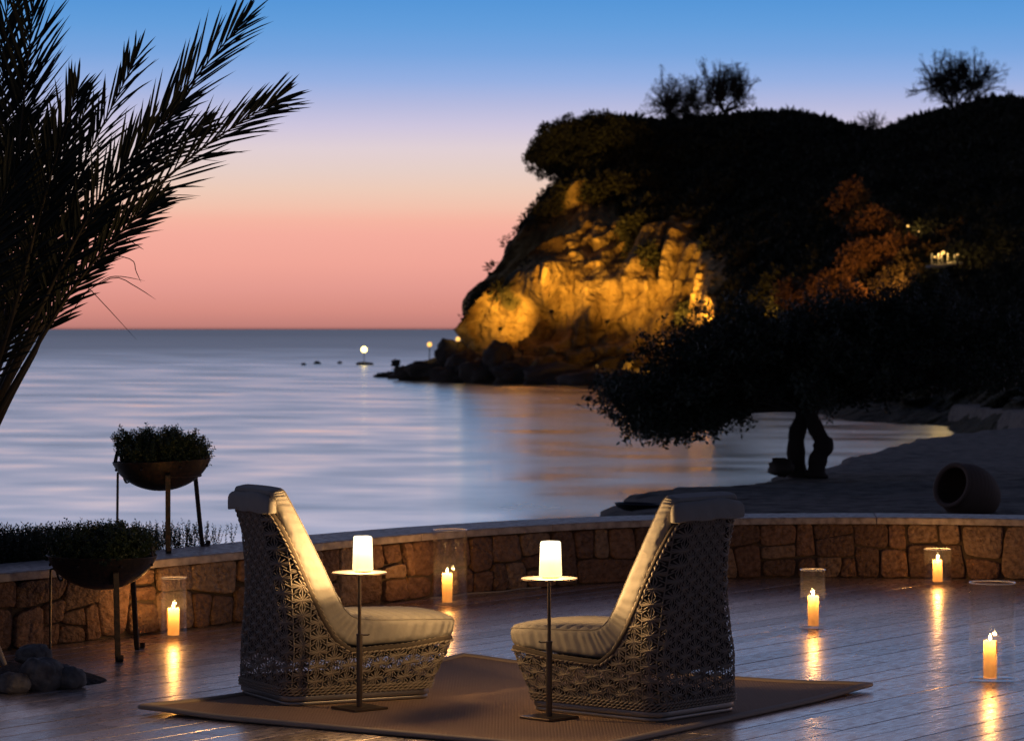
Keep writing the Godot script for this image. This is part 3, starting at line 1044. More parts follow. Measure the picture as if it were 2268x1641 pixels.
func build_wall() -> void:
	var r := RandomNumberGenerator.new()
	r.seed = 23
	var total := wall_len[wall_len.size() - 1]
	var top := 0.374
	var wall := Node3D.new()
	wall.name = "low_stone_wall"
	add_child(wall)
	tag(wall, "low curving wall of brown rubble stone with pale coping slabs", "wall")
	# mortar body, set back behind the stones
	var rows := []
	var n := 120
	for k in n + 1:
		var u := total * k / n
		rows.append(PackedVector3Array([wall_at(u, -0.2, -0.03), wall_at(u, top - 0.002, -0.03), wall_at(u, top - 0.002, -0.46), wall_at(u, -1.2, -0.46)]))
	var b := MB.new()
	b.grid(rows)
	piece("mortar_core", b.mesh(), M.mortar, wall)
	# stones
	var todo := []
	var u0 := 2.6
	while u0 < total - 0.9:
		var w := r.randf_range(1.1, 1.7)
		var s0 := r.randf_range(-0.04, 0.04)
		if todo.size():
			s0 = todo[todo.size() - 1][2].x - u0
		var s1 := r.randf_range(-0.05, 0.05)
		todo.append([Vector2(u0, 0), Vector2(u0 + w, 0), Vector2(u0 + w + s1, top), Vector2(u0 + s0, top)])
		# keep the joints of neighbours together
		u0 += w
		if todo.size() > 1:
			var prev: Array = todo[todo.size() - 2]
			todo[todo.size() - 1][3] = prev[2]
	var stones := []
	while todo.size():
		var p: Array = todo.pop_back()
		var lo: Vector2 = p[0]
		var hi: Vector2 = p[0]
		var mid := Vector2.ZERO
		for q in p:
			lo = lo.min(q)
			hi = hi.max(q)
			mid += q
		mid /= p.size()
		var ext := hi - lo
		if poly_area(p) < r.randf_range(0.022, 0.105) and ext.x < 0.6:
			if poly_area(p) > 0.0016:
				stones.append(p)
			continue
		var ang := r.randf_range(-0.22, 0.22)
		var nn := Vector2(cos(ang), sin(ang)) if ext.x > ext.y * r.randf_range(1.0, 1.6) else Vector2(sin(ang) * 0.7, cos(ang))
		var off := Vector2(r.randf_range(-0.16, 0.16) * ext.x, r.randf_range(-0.17, 0.17) * ext.y)
		todo.append_array(cut_poly(p, mid + off, nn))
	for p in stones:
		# pull the edges in, take the corners off, bulge the face
		var mid := Vector2.ZERO
		for q in p:
			mid += q
		mid /= p.size()
		var small: Array = p
		var g := r.randf_range(0.0022, 0.0085)
		for k in p.size():
			var a: Vector2 = p[k]
			var e: Vector2 = p[(k + 1) % p.size()]
			if a.distance_to(e) < 0.002:
				continue
			var nn := Vector2(-(e - a).y, (e - a).x).normalized()
			if nn.dot(mid - a) < 0.0:
				nn = -nn
			small = cut_poly(small, a + nn * g * r.randf_range(0.5, 1.7), nn)[0]
		if small.size() < 3 or poly_area(small) < 0.0008:
			continue
		for turn in 2:
			var cut := []
			for k in small.size():
				var a: Vector2 = small[k]
				var e: Vector2 = small[(k + 1) % small.size()]
				var f := (0.14 if turn == 0 else 0.25) * r.randf_range(0.55, 1.1)
				cut.append(a.lerp(e, f))
				cut.append(a.lerp(e, 1.0 - f))
			small = cut
		var thin := []
		for q in small:
			if thin.is_empty() or q.distance_to(thin[thin.size() - 1]) > 0.008:
				thin.append(q + Vector2(r.randf_range(-1, 1), r.randf_range(-1, 1)) * 0.0042)
		small = thin
		if small.size() < 4:
			continue
		if poly_signed(small) < 0.0:
			small.reverse()
		var proud := r.randf_range(-0.012, 0.020)
		var tilt := Vector2(r.randf_range(-0.07, 0.07), r.randf_range(-0.10, 0.10))
		var mb := MB.new()
		var rings := [[1.0, -0.034], [1.0, -0.010], [0.975, -0.002], [0.88, 0.003], [0.5, 0.005]]
		var first := 0
		for ring in rings:
			for q in small:
				var s: Vector2 = mid + (q - mid) * ring[0]
				var wob := r.randf_range(-0.006, 0.004) if ring[0] < 0.99 else 0.0
				mb.p(wall_at(s.x, s.y, proud + ring[1] + wob + (s - mid).dot(tilt)))
		var m := small.size()
		for a in rings.size() - 1:
			for k in m:
				var k2 := (k + 1) % m
				mb.quad(a * m + k, a * m + k2, (a + 1) * m + k2, (a + 1) * m + k)
		var cen := mb.p(wall_at(mid.x, mid.y, proud + 0.0055))
		for k in m:
			mb.tri((rings.size() - 1) * m + k, (rings.size() - 1) * m + (k + 1) % m, cen)
		piece("stone", mb.mesh(), M["stone%d" % r.randi_range(0, 3)], wall)
	# coping slabs
	var u := 0.6
	while u < total - 0.5:
		var l := r.randf_range(1.0, 1.5)
		var cs := []
		for k in 9:
			var w := lerpf(u + 0.003, u + l - 0.003, k / 8.0)
			var c := 0.005
			var row := PackedVector3Array()
			for q in [[0.03, top], [0.03, top], [0.03, 0.42 - c], [0.03, 0.42 - c], [0.03 - c, 0.42], [0.03 - c, 0.42], [-0.47 + c, 0.42], [-0.47 + c, 0.42], [-0.47, 0.42 - c], [-0.47, 0.42 - c], [-0.47, top], [-0.47, top]]:
				row.append(wall_at(w, q[1] + (0.0 if q[1] == top else r.randf_range(-0.0006, 0.0006)), q[0]))
			cs.append(row)
		var cb := MB.new()
		cb.grid(cs, true)
		cb.face([cs[0][0], cs[0][2], cs[0][4], cs[0][6], cs[0][8], cs[0][10]], (cs[4][0] + cs[4][6]) * 0.5)
		cb.face([cs[8][0], cs[8][2], cs[8][4], cs[8][6], cs[8][8], cs[8][10]], (cs[4][0] + cs[4][6]) * 0.5)
		piece("coping_slab", cb.mesh(), M.coping, wall)
		u += l
	# raised bed behind the left part of the wall
	var br := []
	for k in 50:
		var w := 0.4 + k * 0.115
		br.append(PackedVector3Array([wall_at(w, 0.2, -0.475), wall_at(w, 0.385, -0.475), wall_at(w, 0.39 + r.randf_range(-0.01, 0.01), -0.8), wall_at(w, 0.38 + r.randf_range(-0.02, 0.02), -1.2), wall_at(w, 0.2, -1.5), wall_at(w, -0.8, -2.0)]))
	var bb := MB.new()
	bb.grid(br)
	var o := piece("planting_bed", bb.mesh(), M.soil, self)
	tag(o, "dark planting bed behind the wall at the left", "", "", "structure")


func poly_signed(p: Array) -> float:
	var s := 0.0
	for k in p.size():
		s += p[k].cross(p[(k + 1) % p.size()])
	return s


# ---------------------------------------------------------------- plants

func frond(parent: Node3D, pts: Array, start: float, length: float, count: int, seed_: int, spread := 1.0) -> void:
	# one feather leaf: a tapering stem and narrow folded blades in two rows
	var r := RandomNumberGenerator.new()
	r.seed = seed_
	var n := 26
	var path := PackedVector3Array()
	var rad := PackedFloat32Array()
	for k in n + 1:
		path.append(catmull(pts, (pts.size() - 1) * float(k) / n) - parent.position)
		rad.append(lerpf(0.017, 0.0025, pow(float(k) / n, 0.8)))
	var st := MB.new()
	st.tube(path, rad, 6)
	var f := piece("frond", st.mesh(), M.palm_stem, parent)
	var b := MB.new()
	var face := Vector3(r.randf_range(-0.45, 0.45), r.randf_range(-0.2, 0.5), 1.0).normalized()
	for k in count:
		for side in [-1.0, 1.0]:
			var u := start + (1.0 - start) * (k + r.randf() * 0.8) / count
			if r.randf() < 0.05:
				continue
			var q := catmull(pts, (pts.size() - 1) * u) - parent.position
			var q2 := catmull(pts, (pts.size() - 1) * minf(u + 0.02, 1.0)) - parent.position
			var q1 := catmull(pts, (pts.size() - 1) * (u - 0.02)) - parent.position
			var t := (q2 - q1).normalized()
			var up := (face - t * face.dot(t)).normalized()
			var s := t.cross(up)
			var v := (u - start) / (1.0 - start)
			var ang := lerpf(0.85, 0.32, pow(v, 0.7)) * spread + r.randf_range(-0.14, 0.14)
			var lift := r.randf_range(-0.35, 0.65)
			var d = (t * cos(ang) + (s * side * cos(lift) + up * sin(lift)) * sin(ang)).normalized()
			var l := length * (0.45 + 0.55 * sin(PI * clampf(0.18 + v * 0.72, 0.0, 1.0))) * r.randf_range(0.75, 1.12)
			if v > 0.9:
				l *= 0.8
			var w = (d.cross(up).normalized() + up * 0.5 * side).normalized() * r.randf_range(0.0058, 0.0088)
			var droop := Vector3(0, -1, 0) * l * r.randf_range(0.02, 0.10)
			var keel := up * -0.003
			var a := [q, q + d * l * 0.4 + droop * 0.12, q + d * l * 0.75 + droop * 0.5]
			var wid := [0.35, 1.0, 0.7]
			var left := PackedInt32Array()
			var mid := PackedInt32Array()
			var right := PackedInt32Array()
			for j in 3:
				left.append(b.p(a[j] + w * wid[j]))
				mid.append(b.p(a[j] + keel))
				right.append(b.p(a[j] - w * wid[j]))
			var tip := b.p(q + d * l + droop)
			for j in 2:
				b.quad(left[j], left[j + 1], mid[j + 1], mid[j])
				b.quad(mid[j], mid[j + 1], right[j + 1], right[j])
			b.tri(left[2], tip, mid[2])
			b.tri(mid[2], tip, right[2])
	piece("leaflets", b.mesh(), M.palm_leaf, f, "stuff")


func build_palm() -> void:
	var o := thing("palm_tree", Vector3(-2.86, 0.0, -15.2), 0.0, "dark feather palm with long arching fronds rising at the left edge", "palm tree")
	var b := MB.new()
	var pr := PackedVector2Array()
	for k in 22:
		pr.append(Vector2(0.17 - 0.02 * (k / 21.0) + (0.02 if k % 2 else 0.0), 1.05 * k / 21.0))
	pr.append(Vector2(0.0, 1.1))
	b.lathe(pr, 14, Transform3D.IDENTITY, 0.03)
	piece("trunk", b.mesh(), M.palm_trunk, o)
	var z := 15.2
	# each leaf: image-free points in the air, as (px, py, z)
	var leaves := [
		[[[-60, 1010, z], [50, 790, z + 0.1], [215, 545, z + 0.3], [405, 362, z + 0.5], [530, 272, z + 0.6], [612, 222, z + 0.6]], 0.30, 0.35, 50, 0.72],
		[[[-60, 1010, z], [60, 760, z - 0.1], [200, 500, z], [320, 320, z + 0.1], [430, 175, z + 0.1], [535, 50, z + 0.1]], 0.30, 0.41, 44, 0.8],
		[[[-80, 990, z], [-10, 680, z - 0.2], [30, 400, z - 0.3], [55, 190, z - 0.3], [80, -70, z - 0.4]], 0.30, 0.42, 74, 1.0],
		[[[-70, 990, z], [40, 700, z + 0.3], [130, 470, z + 0.4], [200, 330, z + 0.5], [300, 130, z + 0.5]], 0.28, 0.34, 50, 0.85],
		[[[-60, 1000, z], [80, 700, z - 0.3], [190, 490, z - 0.4], [280, 360, z - 0.4], [400, 230, z - 0.5]], 0.28, 0.32, 50, 0.8],
		[[[-80, 990, z], [-60, 700, z + 0.2], [-50, 420, z + 0.4], [-10, 160, z + 0.4], [30, -60, z + 0.5]], 0.25, 0.42, 66, 1.0],
		[[[-70, 1000, z], [20, 720, z - 0.4], [80, 500, z - 0.6], [120, 360, z - 0.7], [170, 200, z - 0.8]], 0.28, 0.34, 50, 0.9],
		[[[-90, 990, z], [-40, 740, z - 0.3], [0, 540, z - 0.5], [40, 420, z - 0.6], [110, 300, z - 0.6]], 0.25, 0.36, 50, 1.0],
		[[[-60, 1010, z], [60, 800, z - 0.2], [160, 640, z - 0.3], [260, 520, z - 0.4], [350, 440, z - 0.5]], 0.34, 0.26, 50, 0.75],
		[[[-90, 1000, z], [-70, 760, z + 0.3], [-30, 560, z + 0.5], [20, 420, z + 0.6], [60, 290, z + 0.6]], 0.25, 0.36, 60, 1.0],
		[[[-80, 1000, z], [-20, 800, z + 0.4], [50, 620, z + 0.6], [110, 500, z + 0.6], [190, 400, z + 0.7]], 0.28, 0.30, 56, 0.9],
		[[[-110, 990, z], [-90, 760, z - 0.4], [-50, 600, z - 0.6], [-10, 480, z - 0.7], [30, 380, z - 0.7]], 0.2, 0.38, 66, 1.0],
		[[[-100, 990, z], [-60, 800, z + 0.2], [-10, 660, z + 0.3], [30, 560, z + 0.3], [90, 430, z + 0.4]], 0.22, 0.34, 50, 1.0],
		[[[-80, 1000, z], [-30, 850, z - 0.2], [20, 720, z - 0.3], [70, 610, z - 0.3], [150, 480, z - 0.3]], 0.25, 0.30, 60, 0.9],
		[[[-80, 1000, z], [0, 760, z + 0.1], [70, 560, z + 0.1], [120, 400, z + 0.2], [190, 240, z + 0.2]], 0.28, 0.32, 50, 0.85],
		[[[-100, 980, z], [-70, 640, z - 0.1], [-30, 380, z - 0.2], [0, 250, z - 0.2], [10, 60, z - 0.2]], 0.2, 0.42, 70, 1.0],
		[[[-60, 1010, z], [70, 740, z + 0.4], [200, 520, z + 0.5], [330, 370, z + 0.6], [450, 280, z + 0.7]], 0.28, 0.30, 50, 0.75],
		[[[-70, 1010, z], [20, 800, z], [80, 660, z - 0.1], [140, 560, z - 0.1], [230, 470, z - 0.1]], 0.30, 0.26, 54, 0.8],
	]
	for k in leaves.size():
		var q: Array = leaves[k]
		var pts := []
		for c in q[0]:
			pts.append(at(c[0], c[1], c[2]))
		frond(o, pts, q[1], q[2], q[3], 300 + k, q[4])
	# bare stalks low down, one with a few drooping dry blades
	var d := MB.new()
	for q in [[[-30, 985, z + 0.1], [20, 880, z + 0.1], [75, 780, z + 0.15], [118, 690, z + 0.2], [250, 545, z + 0.3]], [[-50, 990, z - 0.1], [0, 860, z - 0.1], [50, 730, z - 0.1], [80, 640, z - 0.1]], [[-70, 980, z], [-20, 820, z], [10, 700, z], [30, 600, z]]]:
		var path := PackedVector3Array()
		var pts := []
		for c in q:
			pts.append(at(c[0], c[1], c[2]) - o.position)
		for j in 15:
			path.append(catmull(pts, (pts.size() - 1) * j / 14.0))
		d.tube(path, PackedFloat32Array([0.021, 0.020, 0.019, 0.018, 0.017, 0.016, 0.015, 0.014, 0.012, 0.011, 0.010, 0.009, 0.008, 0.007, 0.006]), 8)
	piece("stalk", d.mesh(), M.palm_stem, o, "stuff")
	var e := MB.new()
	for q in [[[150, 700], [192, 646], [205, 648], [302, 753]], [[175, 655], [250, 615], [300, 635], [345, 664]], [[160, 672], [225, 622], [262, 612], [320, 622]], [[230, 560], [290, 575], [300, 600], [312, 626]], [[300, 470], [345, 440], [390, 432], [444, 434]], [[330, 350], [395, 345], [440, 352], [487, 357]], [[560, 236], [600, 232], [630, 236], [664, 243]], [[270, 520], [290, 535], [305, 545], [318, 553]]]:
		var pts := []
		for c in q:
			pts.append(at(c[0], c[1], z + 0.1) - o.position)
		var path := PackedVector3Array()
		for j in 11:
			path.append(catmull(pts, (pts.size() - 1) * j / 10.0))
		e.tube(path, PackedFloat32Array([0.003, 0.005, 0.006, 0.006, 0.006, 0.006, 0.006, 0.0055, 0.005, 0.003, 0.0008]), 5, true, 0.4)
	piece("dry_leaflets", e.mesh(), M.palm_leaf, o, "stuff")


func limb(b: MB, tips: Array, p: Vector3, d: Vector3, l: float, w: float, depth: int, r: RandomNumberGenerator, wander: float, rise: float) -> void:
	# a crooked branch that forks; ends are collected for leaves
	var path := PackedVector3Array([p])
	var rad := PackedFloat32Array([w])
	var q := p
	var dir := d
	for k in 4:
		dir = (dir + Vector3(r.randfn(), r.randfn() * 0.7, r.randfn()) * wander + Vector3(0, rise, 0)).normalized()
		q += dir * l * 0.25
		path.append(q)
		rad.append(w * (1.0 - 0.10 * (k + 1)))
		if depth <= 2:
			tips.append(q)
	b.tube(path, rad, 6 if depth > 2 else 4, false)
	if depth == 0:
		return
	for k in (3 if r.randf() < 0.5 else 2):
		var nd := (dir + Vector3(r.randfn(), r.randfn() * 0.6 + 0.1, r.randfn()) * 0.62).normalized()
		limb(b, tips, path[r.randi_range(2, 4)] if k else q, nd, l * r.randf_range(0.62, 0.86), w * 0.58, depth - 1, r, wander, rise)


func build_olive() -> void:
	var o := thing("spreading_tree", at(1790, 1050, 43.9), 0.0, "low wide dark tree on two crooked trunks at the water's edge", "tree")
	var r := RandomNumberGenerator.new()
	r.seed = 77
	var b := MB.new()
	var tr := [[[1770, 1062], [1764, 1010], [1766, 960], [1780, 915], [1760, 870], [1700, 830]], [[1808, 1056], [1812, 1020], [1824, 985], [1806, 945], [1800, 905], [1850, 850]]]
	for k in 2:
		var pts := []
		for c in tr[k]:
			pts.append(at(c[0], c[1], 43.9 - 0.2 * k) - o.position)
		var path := PackedVector3Array()
		var rad := PackedFloat32Array()
		for j in 31:
			path.append(catmull(pts, (pts.size() - 1) * j / 30.0))
			rad.append((0.142 - 0.05 * j / 30.0) * (1.0 + 0.07 * sin(j * 1.1 + k) + 0.04 * sin(j * 3.1)) * (1.2 if j < 2 else 1.0) * (1.2 if k == 1 and j > 9 and j < 14 else 1.0))
		var t := MB.new()
		t.tube(path, rad, 10)
		piece("trunk", t.mesh(), M.bark, o)
	var tips := []
	var c0 := at(1775, 900, 43.9) - o.position
	# limbs reach out to points spread over a low dome with a long drooping left arm
	var goals := []
	for k in 150:
		var a := r.randf() * TAU
		var rr := sqrt(r.randf())
		var gx := cos(a) * rr
		var gz := sin(a) * rr
		var dome := sqrt(maxf(0.0, 1.0 - rr * rr))
		goals.append(Vector3(gx * 3.0 + 0.25, 0.05 + dome * r.randf_range(0.35, 1.6) + maxf(gx, 0.0) * 0.3, gz * 2.0))
	for k in 90:
		var f := r.randf()
		goals.append(Vector3(lerpf(-1.2, -2.75, f) + r.randf_range(-0.2, 0.2), 0.30 - 0.72 * sin(PI * f * 0.9) + r.randf_range(-0.05, 0.85) * (1.0 - f * 0.62), r.randf_range(-1.2, 1.2)))
	for g in goals:
		var q: Vector3 = c0 + g
		var m1 = c0 + g * 0.35 + Vector3(0, 0.25, 0) + Vector3(r.randfn(), r.randfn(), r.randfn()) * 0.08
		var m2 = c0 + g * 0.72 + Vector3(0, 0.16, 0) + Vector3(r.randfn(), r.randfn(), r.randfn()) * 0.1
		var pts := [c0 + Vector3(0, -0.05, 0), m1, m2, q]
		var path := PackedVector3Array()
		for j in 10:
			path.append(catmull(pts, 3.0 * j / 9.0))
		b.tube(path, PackedFloat32Array([0.045, 0.036, 0.03, 0.025, 0.02, 0.016, 0.013, 0.01, 0.008, 0.005]), 5, false)
		for j in range(4, 10):
			tips.append(path[j])
	piece("branches", b.mesh(), M.bark, o, "stuff")
	var put := []
	for t in tips:
		for k in 4:
			var s := r.randf_range(0.07, 0.15)
			put.append(Transform3D(Basis.from_euler(Vector3(r.randf() * 6.0, r.randf() * 6.0, r.randf() * 6.0)).scaled(Vector3.ONE * s), t + Vector3(r.randfn(), r.randfn() * 0.8, r.randfn()) * 0.10))
	# uneven masses of leaves, with shoots standing up out of them
	var lobes := []
	for k in 26:
		var a := r.randf() * TAU
		var rr := sqrt(r.randf())
		lobes.append([c0 + Vector3(0.75 + cos(a) * rr * 2.1, 0.36 + r.randf_range(-0.25, 1.15) * (1.0 - 0.65 * rr * rr) + maxf(cos(a) * rr, 0.0) * 0.35, sin(a) * rr * 1.5), r.randf_range(0.28, 0.62)])
	for k in 1700:
		var q: Array = lobes[k % lobes.size()]
		var d = Vector3(r.randfn(), r.randfn(), r.randfn()).normalized() * pow(r.randf(), 0.5) * q[1]
		var s := r.randf_range(0.07, 0.15)
		put.append(Transform3D(Basis.from_euler(Vector3(r.randf() * 6.0, r.randf() * 6.0, r.randf() * 6.0)).scaled(Vector3.ONE * s), q[0] + d * Vector3(1.2, 0.75, 1.0)))
	for k in 130:
		var q: Array = lobes[k % lobes.size()]
		var p: Vector3 = q[0] + Vector3(r.randfn() * 0.35, q[1] * 0.6, r.randfn() * 0.3)
		var up := Vector3(r.randf_range(-0.5, 0.5), 1, r.randf_range(-0.3, 0.3)).normalized()
		for j in 6:
			put.append(Transform3D(Basis.from_euler(Vector3(r.randf() * 6.0, r.randf() * 6.0, 0)).scaled(Vector3.ONE * (0.10 - 0.009 * j)), p + up * 0.07 * j))
	copies("crown", leaf_ball(15, 0.30, 12, 0.1), M.tree_leaf, put, o)
	var bo := piece("shore_rock", boulder(Vector3(0.17, 0.12, 0.2), 260, 22), M.sea_rock, self)
	bo.position = at(1730, 1036, 43.6)
	tag(bo, "rounded rock at the bank's edge just left of the two tree trunks", "rock")


func hill_tree(base: Vector3, trunk: float, spread: float, tall: float, seed_: int, leafy: float, label: String, twig := 1.0) -> void:
	# branches grow towards points spread evenly through a rounded crown, each ending in a spray of twigs
	var o := thing("hilltop_tree", base, 0.0, label, "tree", "bare-branched trees on the skyline")
	var r := RandomNumberGenerator.new()
	r.seed = seed_
	var nz := noise(seed_, 0.5, 2)
	var b := MB.new()
	var w := tall * 0.034
	var top := Vector3(-0.05, trunk, 0)
	b.tube(PackedVector3Array([Vector3(0, -1.5, 0), Vector3(0.12, trunk * 0.5, 0), top]), PackedFloat32Array([w * 1.3, w, w * 0.9]), 7)
	var forks := []
	for k in 8:
		var a := TAU * k / 8.0 + r.randf() * 0.6
		var f := Vector3(cos(a) * spread * r.randf_range(0.25, 0.5), tall * r.randf_range(0.25, 0.55), sin(a) * spread * 0.4)
		forks.append(f)
		var m := top.lerp(f, 0.5) + Vector3(r.randfn(), r.randfn(), r.randfn()) * 0.18
		b.tube(PackedVector3Array([top - Vector3(0, 0.2, 0), m, f]), PackedFloat32Array([w * 0.6, w * 0.45, w * 0.32]), 6, false)
	var put := []
	for k in int(15.0 * spread * spread * (twig if leafy > 0.1 else 1.6)):
		var d := Vector3(r.randfn(), r.randfn(), r.randfn()).normalized()
		var rad := pow(r.randf(), 0.33) * (0.84 + 0.75 * nz.get_noise_3dv(d * 2.2))
		var g := Vector3(d.x * spread * rad, trunk * 0.9 + (tall - trunk * 0.9) * (0.5 + 0.5 * d.y * rad), d.z * spread * rad)
		var best: Vector3 = forks[0]
		for f in forks:
			if f.distance_to(g) < best.distance_to(g):
				best = f
		var m := best.lerp(g, 0.55) + Vector3(r.randfn(), r.randfn(), r.randfn()) * 0.16
		b.tube(PackedVector3Array([best, m, g]), PackedFloat32Array([w * 0.2, w * 0.12, w * 0.05]), 4, false)
		for j in 5:
			var e := g + Vector3(r.randfn(), r.randfn() + 0.4, r.randfn()) * 0.34 * twig
			b.tube(PackedVector3Array([m.lerp(g, r.randf()), e]), PackedFloat32Array([0.03, 0.014]), 3, false)
			if r.randf() < leafy:
				var s := r.randf_range(0.20, 0.44)
				put.append(Transform3D(Basis.from_euler(Vector3(r.randf() * 6.0, r.randf() * 6.0, 0)).scaled(Vector3.ONE * s), e))
	piece("branches", b.mesh(), M.bark, o, "stuff")
	copies("crown", leaf_ball(20, 0.20, seed_, 0.1), M.tree_leaf, put, o)


func build_hill_trees() -> void:
	hill_tree(at(1508, 296, 318), 0.8, 3.9, 5.8, 41, 0.5, "bushy skyline tree at the left of the touching pair on the headland")
	hill_tree(at(1606, 286, 317), 1.9, 3.7, 7.3, 44, 0.42, "taller skyline tree at the right of the touching pair, trunk showing")
	hill_tree(at(1925, 324, 304), 0.3, 2.0, 3.6, 43, 0.0, "small bare twiggy tree in the dip of the skyline", 0.8)
	hill_tree(at(2118, 274, 292), 1.2, 4.5, 7.3, 47, 0.45, "rounded skyline tree farthest right, standing alone on the ridge")


func sprig_mesh(n: int, tall: float, leaf: float, seed_: int, spread: float) -> ArrayMesh:
	# an upright shoot with small leaves all the way up
	var r := RandomNumberGenerator.new()
	r.seed = seed_
	var b := MB.new()
	var lean := Vector3(r.randf_range(-0.2, 0.2), 1, r.randf_range(-0.2, 0.2)) * tall
	b.tube(PackedVector3Array([Vector3.ZERO, lean * 0.5, lean]), PackedFloat32Array([0.0022, 0.0016, 0.0006]), 4, false)
	for k in n:
		var t := (k + 0.5) / n
		var a := k * 2.4
		var d := Vector3(cos(a) * spread, r.randf_range(0.3, 0.9), sin(a) * spread).normalized()
		var w := d.cross(Vector3(r.randfn(), r.randfn(), r.randfn())).normalized()
		var p := lean * t
		var l := leaf * r.randf_range(0.7, 1.2) * (1.0 - 0.3 * t)
		var a0 := b.p(p)
		var a1 := b.p(p + d * l * 0.5 + w * l * 0.24)
		var a2 := b.p(p + d * l)
		var a3 := b.p(p + d * l * 0.5 - w * l * 0.24)
		b.quad(a0, a1, a2, a3)
	return b.mesh()


func build_hedge() -> void:
	var r := RandomNumberGenerator.new()
	r.seed = 91
	var put := []
	for k in 6200:
		var u := r.randf_range(1.5, 7.5)
		var d := -0.5 - r.randf() * 0.75
		var fade := 1.0 - smoothstep(5.6, 7.3, u)
		if r.randf() > 0.22 + 0.78 * fade:
			continue
		var p := wall_at(u, 0.375, d)
		var s := r.randf_range(0.7, 1.15) * (0.78 + 0.22 * fade)
		put.append(Transform3D(Basis.from_euler(Vector3(r.randf_range(-0.35, 0.35), r.randf() * TAU, r.randf_range(-0.35, 0.35))).scaled(Vector3.ONE * s), p))
	var o := copies("low_hedge", sprig_mesh(22, 0.19, 0.026, 5, 0.7), M.hedge_leaf, put, self)
	tag(o, "low dark spiky hedge growing behind the wall at the left", "", "", "stuff")


func bowl_shrub(c: Vector3, rx: float, tall: float, seed_: int, label: String) -> void:
	var o := thing("boxwood_shrub", c, 0.0, label, "shrub", "shrubs in the iron bowls")
	var r := RandomNumberGenerator.new()
	r.seed = seed_
	var st := MB.new()
	var put := []
	for k in 330:
		var a := r.randf() * TAU
		var rr := sqrt(r.randf())
		var lump := 0.72 + 0.28 * sin(a * 3.0 + seed_) * rr + r.randf_range(-0.12, 0.12)
		var p := Vector3(cos(a) * rr * rx, 0, sin(a) * rr * rx)
		var tip := p * 1.12 + Vector3(0, tall * lump * (1.0 - 0.32 * rr * rr), 0)
		if k < 46:
			st.tube(PackedVector3Array([p * 0.4, p * 0.8 + Vector3(0, tip.y * 0.4, 0), tip]), PackedFloat32Array([0.004, 0.003, 0.001]), 4, false)
		for j in 3:
			var q := p.lerp(tip, [0.95, 0.6, 0.25][j])
			var b := Basis.from_euler(Vector3(r.randf_range(-0.7, 0.7) + sin(a) * rr * 0.5, r.randf() * TAU, r.randf_range(-0.7, 0.7) - cos(a) * rr * 0.5))
			put.append(Transform3D(b.scaled(Vector3.ONE * r.randf_range(0.75, 1.2)), q - Vector3(0, 0.03, 0)))
	piece("stems", st.mesh(), M.twig, o, "stuff")
	copies("foliage", sprig_mesh(20, 0.085, 0.022, seed_ + 1, 1.0), M.box_leaf, put, o)


# ---------------------------------------------------------------- rug and chairs

func build_rug() -> void:
	# corners on the deck (x, distance): left, far, right, near
	var c := [Vector2(-1.655, 13.74), Vector2(-0.25, 15.87), Vector2(1.698, 14.60), Vector2(0.293, 12.47)]
	var o := thing("rug", Vector3(0.02, 0, -14.17), 0.0, "brown woven sisal rug with a paler bound edge under both chairs", "rug")
	var th := 0.013
	var b := MB.new()
	var n := 30
	var rows := []
	for i in n + 1:
		var row := PackedVector3Array()
		for k in n + 1:
			var u := i / float(n)
			var v := k / float(n)
			var p: Vector2 = c[0].lerp(c[3], u).lerp(c[1].lerp(c[2], u), v)
			row.append(Vector3(p.x, th + rug_lift(u, v), -p.y) - o.position)
		rows.append(row)
	b.grid(rows)
	piece("woven_mat", b.mesh(), M.rug, o)
	# bound edge: a flattened roll along each side
	var e := MB.new()
	var path := PackedVector3Array()
	for side in 4:
		for k in 24:
			var t := k / 24.0
			var u: float = [t, 1.0, 1.0 - t, 0.0][side]
			var v: float = [0.0, t, 1.0, 1.0 - t][side]
			# round the corners a little
			var p: Vector2 = c[0].lerp(c[3], u).lerp(c[1].lerp(c[2], u), v)
			path.append(Vector3(p.x, 0.0135 + rug_lift(u, v), -p.y) - o.position)
	path.append(path[0])
	path.append(path[1])
	e.tube(path, PackedFloat32Array([0.024]), 12, false, 0.52)
	piece("bound_edge", e.mesh(), M.rug_border, o)


func rug_lift(u: float, v: float) -> float:
	# left and right corners curl up slightly, the far corner has a small ruck
	var l := 0.018 * exp(-(u * u + v * v) * 60.0)
	l += 0.016 * exp(-((1.0 - u) * (1.0 - u) + (1.0 - v) * (1.0 - v)) * 60.0)
	l += 0.020 * exp(-(u * u + (1.0 - v) * (1.0 - v)) * 90.0)
	return l


const H := [0.03, 0.26, 0.37, 0.50, 0.60, 0.73, 0.90]
const HB := [0.300, 0.312, 0.292, 0.276, 0.268, 0.259, 0.254]
const HP := [-0.372, -0.362, -0.360, -0.364, -0.374, -0.394, -0.426]
const HF := [0.372, 0.474, 0.52, 0.56, 0.6, 0.65, 0.7]
const CR := 0.075
const HC := [0.075, 0.075, 0.082, 0.098, 0.115, 0.128, 0.135]

var seg_q := PackedFloat32Array()


func shell_setup() -> void:
	# how the way round the base is shared out: front, corner, side, corner, back, corner, side, corner
	var b := 0.300
	var l := 0.744
	var parts := [2.0 * (b - CR), CR * PI / 2, l - 2.0 * CR, CR * PI / 2, 2.0 * (b - CR), CR * PI / 2, l - 2.0 * CR, CR * PI / 2]
	var s := 0.0
	seg_q.append(0.0)
	for p in parts:
		s += p
		seg_q.append(s)


